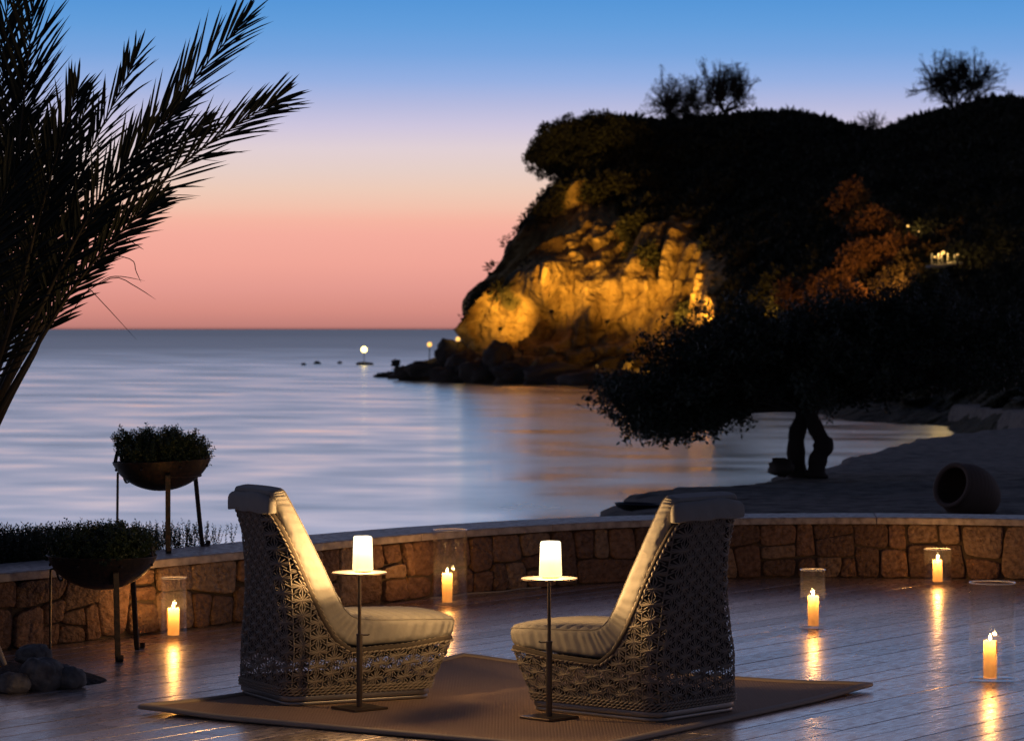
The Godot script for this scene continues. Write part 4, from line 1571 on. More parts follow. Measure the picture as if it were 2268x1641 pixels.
func shell(q: float, h: float, out := 0.0) -> Vector3:
	# point on the chair's woven shell: q metres round the base from the front's left end, h up; x = facing direction
	var total := seg_q[8]
	q = fposmod(q, total)
	var b := table(H, HB, h) + out
	var pb := table(H, HP, h) - out
	var pf := table(H, HF, h) + out
	var cr: float = table(H, HC, h) + out
	var k := 0
	while k < 7 and q > seg_q[k + 1]:
		k += 1
	var t := (q - seg_q[k]) / (seg_q[k + 1] - seg_q[k])
	match k:
		0:
			return Vector3(pf, h, lerpf(-(b - cr), b - cr, t))
		1:
			return Vector3(pf - cr + cr * cos(t * PI / 2), h, b - cr + cr * sin(t * PI / 2))
		2:
			return Vector3(lerpf(pf - cr, pb + cr, t), h, b)
		3:
			return Vector3(pb + cr - cr * sin(t * PI / 2), h, b - cr + cr * cos(t * PI / 2))
		4:
			return Vector3(pb, h, lerpf(b - cr, -(b - cr), t))
		5:
			return Vector3(pb + cr - cr * cos(t * PI / 2), h, -(b - cr) - cr * sin(t * PI / 2))
		6:
			return Vector3(lerpf(pb + cr, pf - cr, t), h, -b)
	return Vector3(pf - cr + cr * sin(t * PI / 2), h, -(b - cr) - cr * cos(t * PI / 2))


func rim_h(p: float) -> float:
	return table([-0.50, -0.402, -0.343, -0.276, -0.232, -0.18, -0.125, -0.05, 0.2, 0.44, 0.6], [0.89, 0.885, 0.755, 0.595, 0.485, 0.372, 0.284, 0.238, 0.247, 0.272, 0.276], p)


func rim_at(q: float) -> float:
	var lo := 0.12
	var hi := 0.89
	for k in 18:
		var m := (lo + hi) * 0.5
		if m < rim_h(shell(q, m).x):
			lo = m
		else:
			hi = m
	return lo


func strand(b: MB, q0: float, h0: float, q1: float, h1: float, lift: float, w: float, n: int) -> void:
	# a flattened cane laid on the shell between two points; stops at the rim
	var prev := -1
	for k in n + 1:
		var t := k / float(n)
		var q := lerpf(q0, q1, t)
		var h := lerpf(h0, h1, t)
		if h < 0.062 or h > rim_h(shell(q, h).x) + 0.004:
			prev = -1
			continue
		var p := shell(q, h)
		var dq := (shell(q + 0.004, h) - shell(q - 0.004, h)).normalized()
		var dh := (shell(q, h + 0.006) - shell(q, h - 0.006)).normalized()
		var nor := dh.cross(dq).normalized()
		if nor.dot(Vector3(p.x - 0.02, 0, p.z)) < 0.0:
			nor = -nor
		var tg := (shell(q + (q1 - q0) * 0.02, h + (h1 - h0) * 0.02) - shell(q - (q1 - q0) * 0.02, h - (h1 - h0) * 0.02)).normalized()
		var s := tg.cross(nor).normalized() * w
		var c := p + nor * lift
		var now := b.v.size()
		b.p(c + s)
		b.p(c + nor * 0.0022)
		b.p(c - s)
		b.p(c - nor * 0.0014)
		if prev >= 0:
			for a in 4:
				var a2 := (a + 1) % 4
				b.quad(prev + a, prev + a2, now + a2, now + a)
		prev = now


func braid(b: MB, path: PackedVector3Array, outw: PackedVector3Array, rows: int, step: float, r: float, spread: float) -> void:
	# rows of short overlapping canes wound along a path
	var len := PackedFloat32Array([0.0])
	for k in path.size() - 1:
		len.append(len[k] + path[k].distance_to(path[k + 1]))
	var total := len[len.size() - 1]
	for row in rows:
		var u := step * 0.5 * (row % 2)
		while u < total - 0.002:
			var k := clampi(len.bsearch(u) - 1, 0, len.size() - 2)
			var t := (u - len[k]) / maxf(len[k + 1] - len[k], 1e-5)
			var c := path[k].lerp(path[k + 1], t)
			var tg := (path[k + 1] - path[k]).normalized()
			var o := outw[k].lerp(outw[k + 1], t).normalized()
			var s := tg.cross(o).normalized()
			var f := (row - (rows - 1) * 0.5)
			var d := (tg + s * (0.30 if row % 2 else -0.30) + o * 0.10).normalized()
			var mid := c + s * f * spread + o * (r * 0.5 - absf(f) * absf(f) * spread * 0.35)
			var w := d.cross(o).normalized()
			var l := step * 0.60
			b.tube(PackedVector3Array([mid - d * l - o * r * 0.7, mid - d * l * 0.6, mid + d * l * 0.6, mid + d * l - o * r * 0.7]), PackedFloat32Array([r * 0.45, r * 0.95, r * 0.95, r * 0.45]), 6, true, 0.62)
			u += step


func make_chair(where: Vector3, turn: float, label: String) -> Node3D:
	var o := thing("woven_lounge_chair", where, turn, label, "lounge chair", "woven lounge chairs on the rug")
	shell_setup()
	var total := seg_q[8]
	# lattice of canes: uprights, and stars with many rays that touch their neighbours
	var b := MB.new()
	var cols := 36
	var cw := total / cols
	var ch := 0.0665
	for k in cols:
		strand(b, k * cw, 0.06, k * cw, 0.90, 0.0024, 0.0036, 44)
		for j in 14:
			var q := (k + 0.5) * cw
			var h := 0.075 + (j + (0.5 if k % 2 else 0.0)) * ch
			var rays := [[0.26, 0.0014], [-0.26, 0.0058], [0.76, 0.0030], [-0.76, 0.0044], [1.25, 0.0038], [-1.25, 0.0022], [1.5708, 0.0008], [0.0, 0.0050]]
			for y in rays:
				var dx: float = cos(y[0]) * cw * 0.50
				var dy: float = sin(y[0]) * ch * 0.50
				strand(b, q - dx, h - dy, q + dx, h + dy, y[1], 0.0035, 4)
			# short ties between the stars
			strand(b, q - cw * 0.5, h + ch * 0.40, q - cw * 0.22, h + ch * 0.62, 0.0050, 0.0030, 2)
			strand(b, q + cw * 0.5, h + ch * 0.40, q + cw * 0.22, h + ch * 0.62, 0.0036, 0.0030, 2)
	piece("woven_shell", b.mesh(), M.wicker, o, "stuff")
	# braided rim
	var n := 260
	var path := PackedVector3Array()
	var outw := PackedVector3Array()
	for k in n + 1:
		var q := total * k / n
		path.append(shell(q, rim_at(q)))
	# even out the path
	for turn_ in 3:
		var sm := path.duplicate()
		for k in n:
			sm[k] = (path[(k - 1 + n) % n] + path[k] * 2.0 + path[(k + 1) % n]) * 0.25
		sm[n] = sm[0]
		path = sm
	for k in n + 1:
		var p := path[k]
		var a := Vector3(p.x - 0.05, 0, p.z).normalized()
		outw.append((a * 0.75 + Vector3(0, 0.75, 0) + Vector3(0.5, 0, 0) * smoothstep(0.3, 0.6, p.y)).normalized())
	var rb := MB.new()
	braid(rb, path, outw, 3, 0.028, 0.0080, 0.0125)
	piece("braided_rim", rb.mesh(), M.wicker_trim, o, "stuff")
	var rc := MB.new()
	rc.tube(path, PackedFloat32Array([0.0125]), 8, false)
	piece("rim_tube", rc.mesh(), M.wicker_core, o)
	# woven foot band
	var fb := MB.new()
	for row in 3:
		var fp := PackedVector3Array()
		var fo := PackedVector3Array()
		for k in 161:
			var q := total * k / 160.0 + (0.013 if row % 2 else 0.0)
			var p := shell(q, 0.052 + row * 0.0125, 0.003)
			fp.append(p)
			fo.append(Vector3(p.x - 0.01, 0.0, p.z).normalized())
		braid(fb, fp, fo, 1, 0.026, 0.0072, 0.01)
	piece("foot_band", fb.mesh(), M.wicker_trim, o, "stuff")
	var fi := MB.new()
	var fr := []
	for h in [0.044, 0.044, 0.086, 0.086]:
		var row := PackedVector3Array()
		for k in 100:
			row.append(shell(total * k / 100.0, h, -0.004 if fr.size() in [1, 2] else -0.012))
		fr.append(row)
	fb = fi
	fi.grid(fr, true)
	piece("foot_band_lining", fi.mesh(), M.wicker_core, o)
	# dark sheet added inside the back so holes in the weave stay dark
	var ln := MB.new()
	var lrows := []
	for e in 13:
		var row := PackedVector3Array()
		for k in 70:
			var q := lerpf(seg_q[2] + 0.2, seg_q[7] - 0.2, k / 69.0)
			var top_ := rim_at(q) - 0.012
			var h := lerpf(minf(0.228, top_ - 0.004), top_, e / 12.0)
			row.append(shell(q, h, -0.016))
		lrows.append(row)
	ln.grid(lrows)
	piece("added_back_sheet", ln.mesh(), M.pan, o)
	# metal plinth
	var pl := MB.new()
	var prow := []
	for e in [[-0.030, 0.0], [-0.008, 0.0], [-0.006, 0.003], [-0.006, 0.014], [-0.010, 0.016], [-0.010, 0.018], [-0.001, 0.020], [0.001, 0.023], [0.001, 0.042], [-0.002, 0.045], [-0.030, 0.045], [-0.030, 0.0]]:
		var row := PackedVector3Array()
		for k in 120:
			var p := shell(total * k / 120.0, 0.03, e[0])
			p.y = e[1]
			row.append(p)
		prow.append(row)
	pl.grid(prow, true)
	piece("metal_plinth", pl.mesh(), M.plinth, o)
	# seat pan inside the shell
	var pan := MB.new()
	var pr := []
	for h in [0.205, 0.222]:
		var row := PackedVector3Array()
		for k in 80:
			var p := shell(total * k / 80.0, 0.235, -0.012)
			p.y = h
			row.append(p)
		pr.append(row)
	var lo := PackedVector3Array()
	var hi := PackedVector3Array()
	for k in 80:
		lo.append(Vector3(0.05, 0.205, 0))
		hi.append(Vector3(0.05, 0.222, 0))
	pr.push_front(lo)
	pr.append(hi)
	pan.grid(pr, true)
	piece("seat_pan", pan.mesh(), M.pan, o)
	# L-shaped cushion: [top x, top y, underside x, underside y, half width]
	var prof := [
		[0.470, 0.322, 0.462, 0.302, 0.262], [0.488, 0.350, 0.470, 0.281, 0.285], [0.474, 0.367, 0.450, 0.275, 0.292], [0.40, 0.371, 0.39, 0.268, 0.297], [0.30, 0.374, 0.29, 0.262, 0.296], [0.20, 0.377, 0.19, 0.259, 0.293],
		[0.10, 0.380, 0.08, 0.255, 0.288], [0.03, 0.384, -0.02, 0.255, 0.284], [-0.015, 0.394, -0.085, 0.275, 0.280], [-0.050, 0.420, -0.145, 0.325, 0.275], [-0.078, 0.462, -0.185, 0.395, 0.270], [-0.108, 0.520, -0.220, 0.470, 0.264],
		[-0.150, 0.610, -0.262, 0.580, 0.257], [-0.200, 0.710, -0.310, 0.690, 0.250], [-0.245, 0.800, -0.345, 0.790, 0.244], [-0.292, 0.885, -0.386, 0.885, 0.242], [-0.322, 0.940, -0.408, 0.932, 0.240], [-0.340, 0.970, -0.416, 0.958, 0.236], [-0.356, 0.983, -0.412, 0.972, 0.222],
	]
	var ctop := []
	var cbot := []
	for q in prof:
		ctop.append(Vector3(q[0], q[1], q[4]))
		cbot.append(Vector3(q[2], q[3], 0))
	var rows := []
	var nk := 300
	for k in nk + 1:
		var t := (prof.size() - 1.0) * k / nk
		var a := catmull(ctop, t)
		var c := catmull(cbot, t)
		var hw := a.z
		var u := Vector3(a.x - c.x, a.y - c.y, 0)
		var th := u.length()
		u /= th
		var mid := Vector3((a.x + c.x) * 0.5, (a.y + c.y) * 0.5, 0)
		# channels stitched across the seat and the lower back
		var ridge := 0.0
		if a.y < 0.5 and t > 1.6 and t < 10.5:
			var run := (0.45 - a.x) if t < 8.0 else (0.465 + (a.y - 0.394) * 1.1)
			ridge = (pow(absf(sin(PI * run / 0.058)), 0.8) - 0.75) * 0.022
		var row := PackedVector3Array()
		var rad := minf(0.036, th * 0.47)
		for s in 64:
			# rounded rectangle, walked corner by corner
			var side := s / 16
			var f := (s % 16) / 16.0
			var x := 0.0
			var y := 0.0
			var ex := hw - rad
			var ey := th * 0.5 - rad
			var ang := 0.0
			if f < 0.5:
				var l := f * 2.0
				match side:
					0: x = lerpf(ex, -ex, l); y = th * 0.5
					1: x = -hw; y = lerpf(ey, -ey, l)
					2: x = lerpf(-ex, ex, l); y = -th * 0.5
					3: x = hw; y = lerpf(-ey, ey, l)
			else:
				ang = (f - 0.5) * 2.0 * PI / 2
				match side:
					0: x = -ex - rad * sin(ang); y = ey + rad * cos(ang)
					1: x = -ex - rad * cos(ang); y = -ey - rad * sin(ang)
					2: x = ex + rad * sin(ang); y = -ey - rad * cos(ang)
					3: x = ex + rad * cos(ang); y = ey + rad * sin(ang)
			if y > th * 0.25:
				y += ridge * smoothstep(hw - 0.004, hw - 0.05, absf(x))
				y += 0.012 * maxf(0.0, 1.0 - pow(x / hw, 2.0))
			# slight pull-in and creases along the side faces
			if absf(x) > hw - 0.004:
				x -= signf(x) * 0.0035 * sin(t * 9.0 + y * 30.0) * sin(t * 3.7 + 1.0)
			row.append(mid + u * y + Vector3(0, 0, x))
		rows.append(row)
	# close both ends softly
	for e in 2:
		var src: PackedVector3Array = rows[0] if e == 0 else rows[rows.size() - 1]
		var c := Vector3.ZERO
		for p in src:
			c += p
		c /= src.size()
		for f in [0.7, 0.0]:
			var row := PackedVector3Array()
			for p in src:
				row.append(c.lerp(p, f))
			if e == 0:
				rows.push_front(row)
			else:
				rows.append(row)
	var cu := MB.new()
	cu.grid(rows, true)
	var cush := piece("cushion", cu.mesh(), M.cloth, o)
	# piping round both side faces of the seat
	var sp := MB.new()
	for s in [-1.0, 1.0]:
		var line := PackedVector3Array()
		for k in range(22, nk - 9, 3):
			var t := (prof.size() - 1.0) * k / nk
			var a := catmull(ctop, t)
			var c := catmull(cbot, t)
			var u := Vector3(a.x - c.x, a.y - c.y, 0).normalized()
			line.append(Vector3(a.x, a.y, 0) - u * 0.0085 + Vector3(0, 0, s * (a.z - 0.0085)))
		sp.tube(line, PackedFloat32Array([0.0016]), 5)
	piece("piping", sp.mesh(), M.seam, cush)
	# the cover's flap that hangs over the top of the back
	var fl := MB.new()
	var frows := []
	for e in [[0.872, -0.008], [0.868, -0.002], [0.872, 0.002], [0.90, 0.003], [0.930, 0.001], [0.947, -0.006], [0.956, -0.016], [0.958, -0.027]]:
		var row := PackedVector3Array()
		for k in 72:
			var ang := TAU * k / 72.0
			var ex := 0.027
			var ez := 0.252
			var cx := -0.416
			var r := 0.030
			var p := Vector3(clampf(cos(ang) * 9.0, -1, 1) * (ex - r), 0, clampf(sin(ang) * 1.6, -1, 1) * (ez - r))
			var d := Vector3(cos(ang), 0, sin(ang))
			var hh: float = e[0] + 0.004 * sin(p.z * 21.0 + 0.6) * (1.0 if e[0] > 0.93 else 0.0)
			hh -= 0.026 * pow(clampf(absf(p.z + d.z * r) / 0.27, 0.0, 1.0), 6.0) * smoothstep(0.90, 0.955, e[0])
			if e[0] < 0.874:
				hh += 0.003 * sin(p.z * 34.0)
			row.append(Vector3(cx, hh, 0) + p + d * maxf(r + e[1] + 0.0018 * sin(p.z * 55.0 + hh * 40.0), 0.0))
		frows.append(row)
	var cap := PackedVector3Array()
	for k in 72:
		cap.append(Vector3(-0.420, 0.957, clampf(sin(TAU * k / 72.0) * 1.6, -1, 1) * 0.2))
	frows.append(cap)
	fl.grid_rev(frows)
	piece("head_flap", fl.mesh(), M.cloth, o)
	return o


func chair_copy(src: Node3D, where: Vector3, turn: float, label: String) -> void:
	var c: Node3D = src.duplicate()
	c.name = numbered("woven_lounge_chair")
	add_child(c)
	c.position = where
	c.rotation.y = turn
	tag(c, label)


func build_chairs() -> void:
	var a := make_chair(Vector3(-0.828, 0.0145, -14.30), 0.473, "left high-backed woven lounge chair, facing right, its cushion lamplit")
	chair_copy(a, Vector3(0.546, 0.0145, -13.755), 2.433, "right high-backed woven lounge chair, facing left with its back toward us")


# ---------------------------------------------------------------- side tables, lamps, candles

func build_tables() -> void:
	var o := thing("side_table", Vector3(-0.6856, 0.0145, -13.79), 0.0, "slim bronze side table with a round top in front of the left chair", "side table", "slim side tables by the chairs")
	var b := MB.new()
	b.cbox(Transform3D(Basis(Vector3.UP, 0.675), Vector3(0, 0.005, 0)), Vector3(0.0925, 0.005, 0.0925), 0.0015)
	piece("base_plate", b.mesh(), M.bronze, o)
	b = MB.new()
	b.lathe(PackedVector2Array([Vector2(0.0135, 0.01), Vector2(0.0135, 0.333), Vector2(0.0135, 0.333), Vector2(0.0, 0.333)]), 16)
	piece("lower_tube", b.mesh(), M.bronze, o)
	b = MB.new()
	b.lathe(PackedVector2Array([Vector2(0.0078, 0.33), Vector2(0.0078, 0.60), Vector2(0.018, 0.603), Vector2(0.018, 0.603), Vector2(0.018, 0.607), Vector2(0.0, 0.607)]), 14)
	piece("upper_tube", b.mesh(), M.bronze, o)
	b = MB.new()
	b.lathe(PackedVector2Array([Vector2(0.008, 0.330), Vector2(0.0150, 0.330), Vector2(0.0150, 0.330), Vector2(0.0150, 0.337), Vector2(0.0150, 0.337), Vector2(0.008, 0.339)]), 16)
	var co := piece("collar", b.mesh(), M.bronze, o)
	b = MB.new()
	b.tube(PackedVector3Array([Vector3(0.012, 0.332, 0), Vector3(0.036, 0.332, 0.004), Vector3(0.046, 0.336, 0.006)]), PackedFloat32Array([0.0032, 0.0028, 0.0032]), 6)
	piece("lever", b.mesh(), M.bronze, co)
	b = MB.new()
	b.lathe(PackedVector2Array([Vector2(0.0, 0.607), Vector2(0.12, 0.607), Vector2(0.1245, 0.609), Vector2(0.1245, 0.609), Vector2(0.1245, 0.6125), Vector2(0.1245, 0.6125), Vector2(0.123, 0.6145), Vector2(0.123, 0.6145), Vector2(0.0, 0.6145)]), 56)
	piece("round_top", b.mesh(), M.bronze_top, o)
	var c: Node3D = o.duplicate()
	c.name = numbered("side_table")
	add_child(c)
	c.position = Vector3(0.163, 0.0145, -13.46)
	c.rotation.y = PI + 0.1
	tag(c, "slim bronze side table with a round top in front of the right chair")
	lamp(Vector3(-0.671, 0.6295, -13.79), 0.35, "lit white frosted lamp on the side table by the left chair")
	lamp(Vector3(0.169, 0.6295, -13.46), 0.95, "lit white frosted lamp on the side table by the right chair")


func lamp(p: Vector3, turn: float, label: String) -> void:
	var o := thing("table_lamp", p, turn, label, "lamp", "frosted lamps on the side tables")
	var b := MB.new()
	b.lathe(PackedVector2Array([Vector2(0.0, 0.0), Vector2(0.036, 0.0), Vector2(0.037, 0.002), Vector2(0.037, 0.006), Vector2(0.037, 0.006), Vector2(0.0, 0.006)]), 28)
	piece("base_ring", b.mesh(), M.steel, o)
	# a rounded square tapering a little towards the top
	var sh := MB.new()
	var rows := []
	var uvs := PackedVector2Array()
	for e in [[0.0, 0.006], [0.034, 0.006], [0.040, 0.009], [0.0415, 0.014], [0.040, 0.06], [0.0385, 0.11], [0.0375, 0.150], [0.0365, 0.157], [0.033, 0.161], [0.0, 0.162]]:
		var row := PackedVector3Array()
		for k in 40:
			var a := TAU * k / 40.0
			var c := cos(a)
			var s := sin(a)
			var r: float = e[0] / pow(pow(absf(c), 5.0) + pow(absf(s), 5.0), 0.2)
			row.append(Vector3(r * c, e[1], r * s))
			uvs.append(Vector2(k / 40.0, 1.0 - e[1] / 0.162))
		rows.append(row)
	sh.grid_rev(rows)
	sh.uv = uvs
	if not M.has("shade"):
		var m := mat(lin(0.85, 0.82, 0.74), 0.35)
		m.emission_enabled = true
		m.emission = Color(1, 1, 1)
		m.emission_operator = BaseMaterial3D.EMISSION_OP_MULTIPLY
		var g := Gradient.new()
		g.offsets = PackedFloat32Array([0.0, 0.35, 0.62, 1.0])
		g.colors = PackedColorArray([lin(1.0, 0.80, 0.46), lin(1.0, 0.86, 0.55), lin(0.62, 0.50, 0.26), lin(0.42, 0.33, 0.145)])
		var t := GradientTexture2D.new()
		t.gradient = g
		t.fill_from = Vector2(0, 0)
		t.fill_to = Vector2(0, 1)
		t.width = 8
		t.height = 128
		m.emission_texture = t
		m.emission_energy_multiplier = 2.3
		M.shade = m
	piece("lamp_shade", sh.mesh(), M.shade, o)
	var l := OmniLight3D.new()
	l.name = "light"
	l.light_color = lin(1.0, 0.58, 0.22)
	l.light_energy = 0.54
	l.light_size = 0.045
	l.omni_range = 30.0
	l.omni_attenuation = 2.0
	l.shadow_enabled = true
	l.position = Vector3(0, 0.10, 0)
	o.add_child(l)


func hurricane(p: Vector3, r: float, h: float, label: String) -> void:
	var o := thing("glass_hurricane", p, 0.0, label, "candle glass", "glass hurricanes with candles on the deck")
	var t := 0.004
	var b := MB.new()
	b.lathe(PackedVector2Array([Vector2(r, 0.02), Vector2(r, h - 0.002), Vector2(r - t * 0.5, h), Vector2(r - t, h - 0.002), Vector2(r - t, 0.022)]), 64)
	piece("glass_wall", b.mesh(), M.glass, o)
	b = MB.new()
	b.lathe(PackedVector2Array([Vector2(0.0, 0.001), Vector2(r - 0.008, 0.001), Vector2(r - 0.002, 0.004), Vector2(r, 0.010), Vector2(r, 0.02)]), 64)
	b.lathe(PackedVector2Array([Vector2(r - t, 0.022), Vector2(r - t - 0.006, 0.017), Vector2(0.0, 0.016)]), 64)
	piece("glass_base", b.mesh(), M.glass_base, o)
	b = MB.new()
	var ring := PackedVector3Array()
	for k in 49:
		var a := TAU * k / 48.0
		ring.append(Vector3(cos(a) * (r - t * 0.5), h, sin(a) * (r - t * 0.5)))
	b.tube(ring, PackedFloat32Array([0.0034]), 8, false)
	piece("rim", b.mesh(), M.glass_thick, o)


func candle(p: Vector3, r: float, h: float, energy: float, seed_: int, label: String) -> void:
	var o := thing("pillar_candle", p, 0.0, label, "candle", "pillar candles in the glass hurricanes")
	var b := MB.new()
	# wax: thin translucent wall round a burnt-down pool
	b.lathe(PackedVector2Array([Vector2(0.0, 0.0), Vector2(r, 0.0), Vector2(r, 0.0), Vector2(r, h * 0.5), Vector2(r * 0.99, h - 0.006), Vector2(r * 0.95, h)]), 32, Transform3D.IDENTITY, 0.008, seed_)
	var wax := piece("wax", b.mesh(), M.wax, o)
	b = MB.new()
	b.tube(PackedVector3Array([Vector3(0, 0.004, 0), Vector3(0, h - 0.03, 0), Vector3(0.001, h + 0.004, 0)]), PackedFloat32Array([0.0014]), 5)
	piece("wick", b.mesh(), M.wick, wax)
	if seed_ in [1, 4, 5]:
		# a run of wax down the side
		b = MB.new()
		var da := Vector3(-0.94, 0, 0.34) if seed_ == 1 else Vector3(0.8, 0, 0.6)
		var dl := h * (0.75 if seed_ == 1 else 0.35)
		b.tube(PackedVector3Array([da * r * 0.93 + Vector3(0, h, 0), da * (r + 0.001) + Vector3(0, h - 0.012, 0), da * (r + 0.0015) + Vector3(0, h - dl * 0.6, 0), da * (r + 0.002) + Vector3(0, h - dl, 0)]), PackedFloat32Array([0.003, 0.005, 0.0035, 0.0048]), 8)
		piece("wax_drip", b.mesh(), M.wax, wax)
	b = MB.new()
	var f := 0.034
	var y0 := h + 0.0
	b.lathe(PackedVector2Array([Vector2(0.0, y0), Vector2(0.005, y0 + 0.003), Vector2(0.0075, y0 + f * 0.25), Vector2(0.0065, y0 + f * 0.5), Vector2(0.0034, y0 + f * 0.78), Vector2(0.0, y0 + f)]), 12)
	piece("flame", b.mesh(), M.flame, o)
	var l := OmniLight3D.new()
	l.name = "light"
	l.light_color = lin(1.0, 0.44, 0.105)
	l.light_energy = energy
	l.light_size = 0.01
	l.omni_range = 20.0
	l.omni_attenuation = 2.0
	l.shadow_enabled = true
	l.position = Vector3(0, y0 + f * 0.35, 0)
	o.add_child(l)


func build_candles() -> void:
	hurricane(Vector3(-1.885, 0, -17.1), 0.072, 0.335, "slim glass hurricane on the deck by the wall at the left")
	candle(Vector3(-1.888, 0.0175, -17.1), 0.0325, 0.15, 0.073, 1, "lit candle inside the slim glass at the left, by the wall")
	hurricane(Vector3(-0.386, 0, -19.17), 0.107, 0.468, "tall wide glass hurricane by the wall between the two chairs")
	candle(Vector3(-0.405, 0.0175, -19.17), 0.032, 0.18, 0.080, 2, "lit candle inside the tall glass between the two chairs")
	hurricane(Vector3(1.73, 0, -17.64), 0.074, 0.338, "slim glass hurricane standing on the deck right of the right chair")
	candle(Vector3(1.733, 0.0175, -17.64), 0.032, 0.172, 0.061, 3, "lit candle inside the slim glass right of the right chair")
	hurricane(Vector3(2.876, 0, -20.72), 0.094, 0.235, "squat wide glass hurricane against the wall at the far right")
	candle(Vector3(2.876, 0.0175, -20.72), 0.0335, 0.145, 0.073, 4, "lit candle inside the squat glass against the wall at the right")
	hurricane(Vector3(2.351, 0, -15.01), 0.1125, 0.481, "largest glass hurricane, nearest to us at the right edge of the deck")
	candle(Vector3(2.342, 0.0175, -15.02), 0.0335, 0.18, 0.061, 5, "lit candle inside the largest glass at the right edge")


# ---------------------------------------------------------------- iron bowls, stones and small things

func iron_stand(c: Vector3, feet: Array, tilt: float, label: String, label2: String, rim: float) -> void:
	# a round-bottomed iron bowl hung in a three-legged stand
	var o := thing("iron_stand", c, 0.0, label, "plant stand", "iron stands holding bowls")
	var k := 0
	for f in feet:
		var foot := Vector3(f.x, f.y, f.z) - c
		var d := Vector3(foot.x, 0, foot.z).normalized()
		var s := d.cross(Vector3.UP)
		var lo := foot
		var hi := Vector3(d.x * 0.270, rim - 0.085, d.z * 0.270)
		var pts := [lo + d * 0.050 + Vector3(0, 0.034, 0), lo + d * 0.052 + Vector3(0, 0.014, 0), lo + d * 0.036 + Vector3(0, 0.003, 0), lo + d * 0.012 + Vector3(0, 0.004, 0), lo + Vector3(0, 0.022, 0), lo.lerp(hi, 0.35), lo.lerp(hi, 0.7), hi, hi - d * 0.004 + Vector3(0, 0.012, 0), hi - d * 0.016 + Vector3(0, 0.017, 0), hi - d * 0.030 + Vector3(0, 0.006, 0), hi - d * 0.040 + Vector3(0, -0.025, 0), hi - d * 0.052 + Vector3(0, -0.045, 0), hi - d * 0.066 + Vector3(0, -0.040, 0), hi - d * 0.070 + Vector3(0, -0.020, 0)]
		# flat strap swept along those points
		var rows := []
		for j in 85:
			var t := (pts.size() - 1) * j / 84.0
			var p := catmull(pts, t)
			var tg := (catmull(pts, minf(t + 0.05, pts.size() - 1.0)) - catmull(pts, maxf(t - 0.05, 0.0))).normalized()
			var nn := tg.cross(s).normalized()
			var w := 0.0145
			var h := 0.0045
			rows.append(PackedVector3Array([p + s * w + nn * h, p + s * w + nn * h, p - s * w + nn * h, p - s * w + nn * h, p - s * w - nn * h, p - s * w - nn * h, p + s * w - nn * h, p + s * w - nn * h]))
		var b := MB.new()
		b.grid(rows, true)
		piece("leg", b.mesh(), M.iron, o)
		k += 1
	var ring := PackedVector3Array()
	for a in 41:
		ring.append(Vector3(cos(TAU * a / 40.0) * 0.222, rim - 0.088, sin(TAU * a / 40.0) * 0.222))
	var rb := MB.new()
	rb.tube(ring, PackedFloat32Array([0.007]), 8, false)
	piece("hoop", rb.mesh(), M.iron, o)
	# the bowl
	var q := thing("iron_bowl", c + Vector3(0, rim - 0.178, 0), 0.0, label2, "bowl", "iron bowls of plants")
	q.rotation.z = tilt
	var prof := PackedVector2Array()
	for j in 15:
		var a := 1.30 * j / 14.0
		prof.append(Vector2(0.300 * sin(a) * (1.0 / sin(1.30)) * 0.96, 0.243 * (1.0 - cos(a))))
	var w := prof.size()
	prof.append(Vector2(0.2915, 0.181))
	prof.append(Vector2(0.287, 0.183))
	for j in 8:
		var a := 1.26 - 0.4 * j / 7.0
		prof.append(Vector2(0.293 * sin(a) * (1.0 / sin(1.30)) * 0.95, 0.006 + 0.243 * (1.0 - cos(a))))
	var bb := MB.new()
	bb.lathe(prof, 48, Transform3D.IDENTITY, 0.006, 1.0)
	piece("bowl_shell", bb.mesh(), M.iron, q)
	bb = MB.new()
	bb.lathe(PackedVector2Array([Vector2(0.262, 0.135), Vector2(0.15, 0.15), Vector2(0.0, 0.155)]), 30, Transform3D.IDENTITY, 0.03, 2.0)
	piece("soil", bb.mesh(), M.soil, q)
	for sgn in [-1.0, 1.0]:
		var hp := PackedVector3Array()
		for j in 15:
			var a := PI * j / 14.0
			hp.append(Vector3(sgn * (0.278 - 0.02 * sin(a)), 0.165 + 0.085 * sin(a), 0.05 * cos(a)))
		var hb := MB.new()
		hb.tube(hp, PackedFloat32Array([0.006]), 8)
		piece("handle", hb.mesh(), M.iron, q)
	for j in 8:
		var a := TAU * j / 8.0 + 0.3
		var rv := MB.new()
		var dd := Vector3(cos(a), 0, sin(a))
		rv.tube(PackedVector3Array([dd * 0.283 + Vector3(0, 0.14, 0), dd * 0.291 + Vector3(0, 0.139, 0), dd * 0.294 + Vector3(0, 0.139, 0)]), PackedFloat32Array([0.008, 0.008, 0.003]), 8)
		piece("rivet", rv.mesh(), M.iron, q)


func build_bowls() -> void:
	iron_stand(Vector3(-2.06, 0.42, -18.10), [Vector3(-2.0, 0.42, -17.83), Vector3(-1.855, 0.42, -18.36), Vector3(-2.335, 0.385, -18.12)], 0.045, "upper three-legged iron stand, standing on the wall's coping", "upper iron bowl, on the stand set upon the wall", 0.525)
	bowl_shrub(Vector3(-2.06, 0.42 + 0.50, -18.10), 0.24, 0.225, 401, "leafy dark shrub in the upper iron bowl, against the sea")
	iron_stand(Vector3(-2.167, 0.0, -16.19), [Vector3(-2.045, 0.0, -15.91), Vector3(-2.014, 0.0, -16.46), Vector3(-2.44, 0.0, -16.20)], -0.01, "lower three-legged iron stand, standing on the deck", "lower iron bowl, on the stand set upon the deck", 0.525)
	bowl_shrub(Vector3(-2.167, 0.50, -16.19), 0.25, 0.20, 402, "rounded dark shrub in the lower iron bowl, before the hedge")


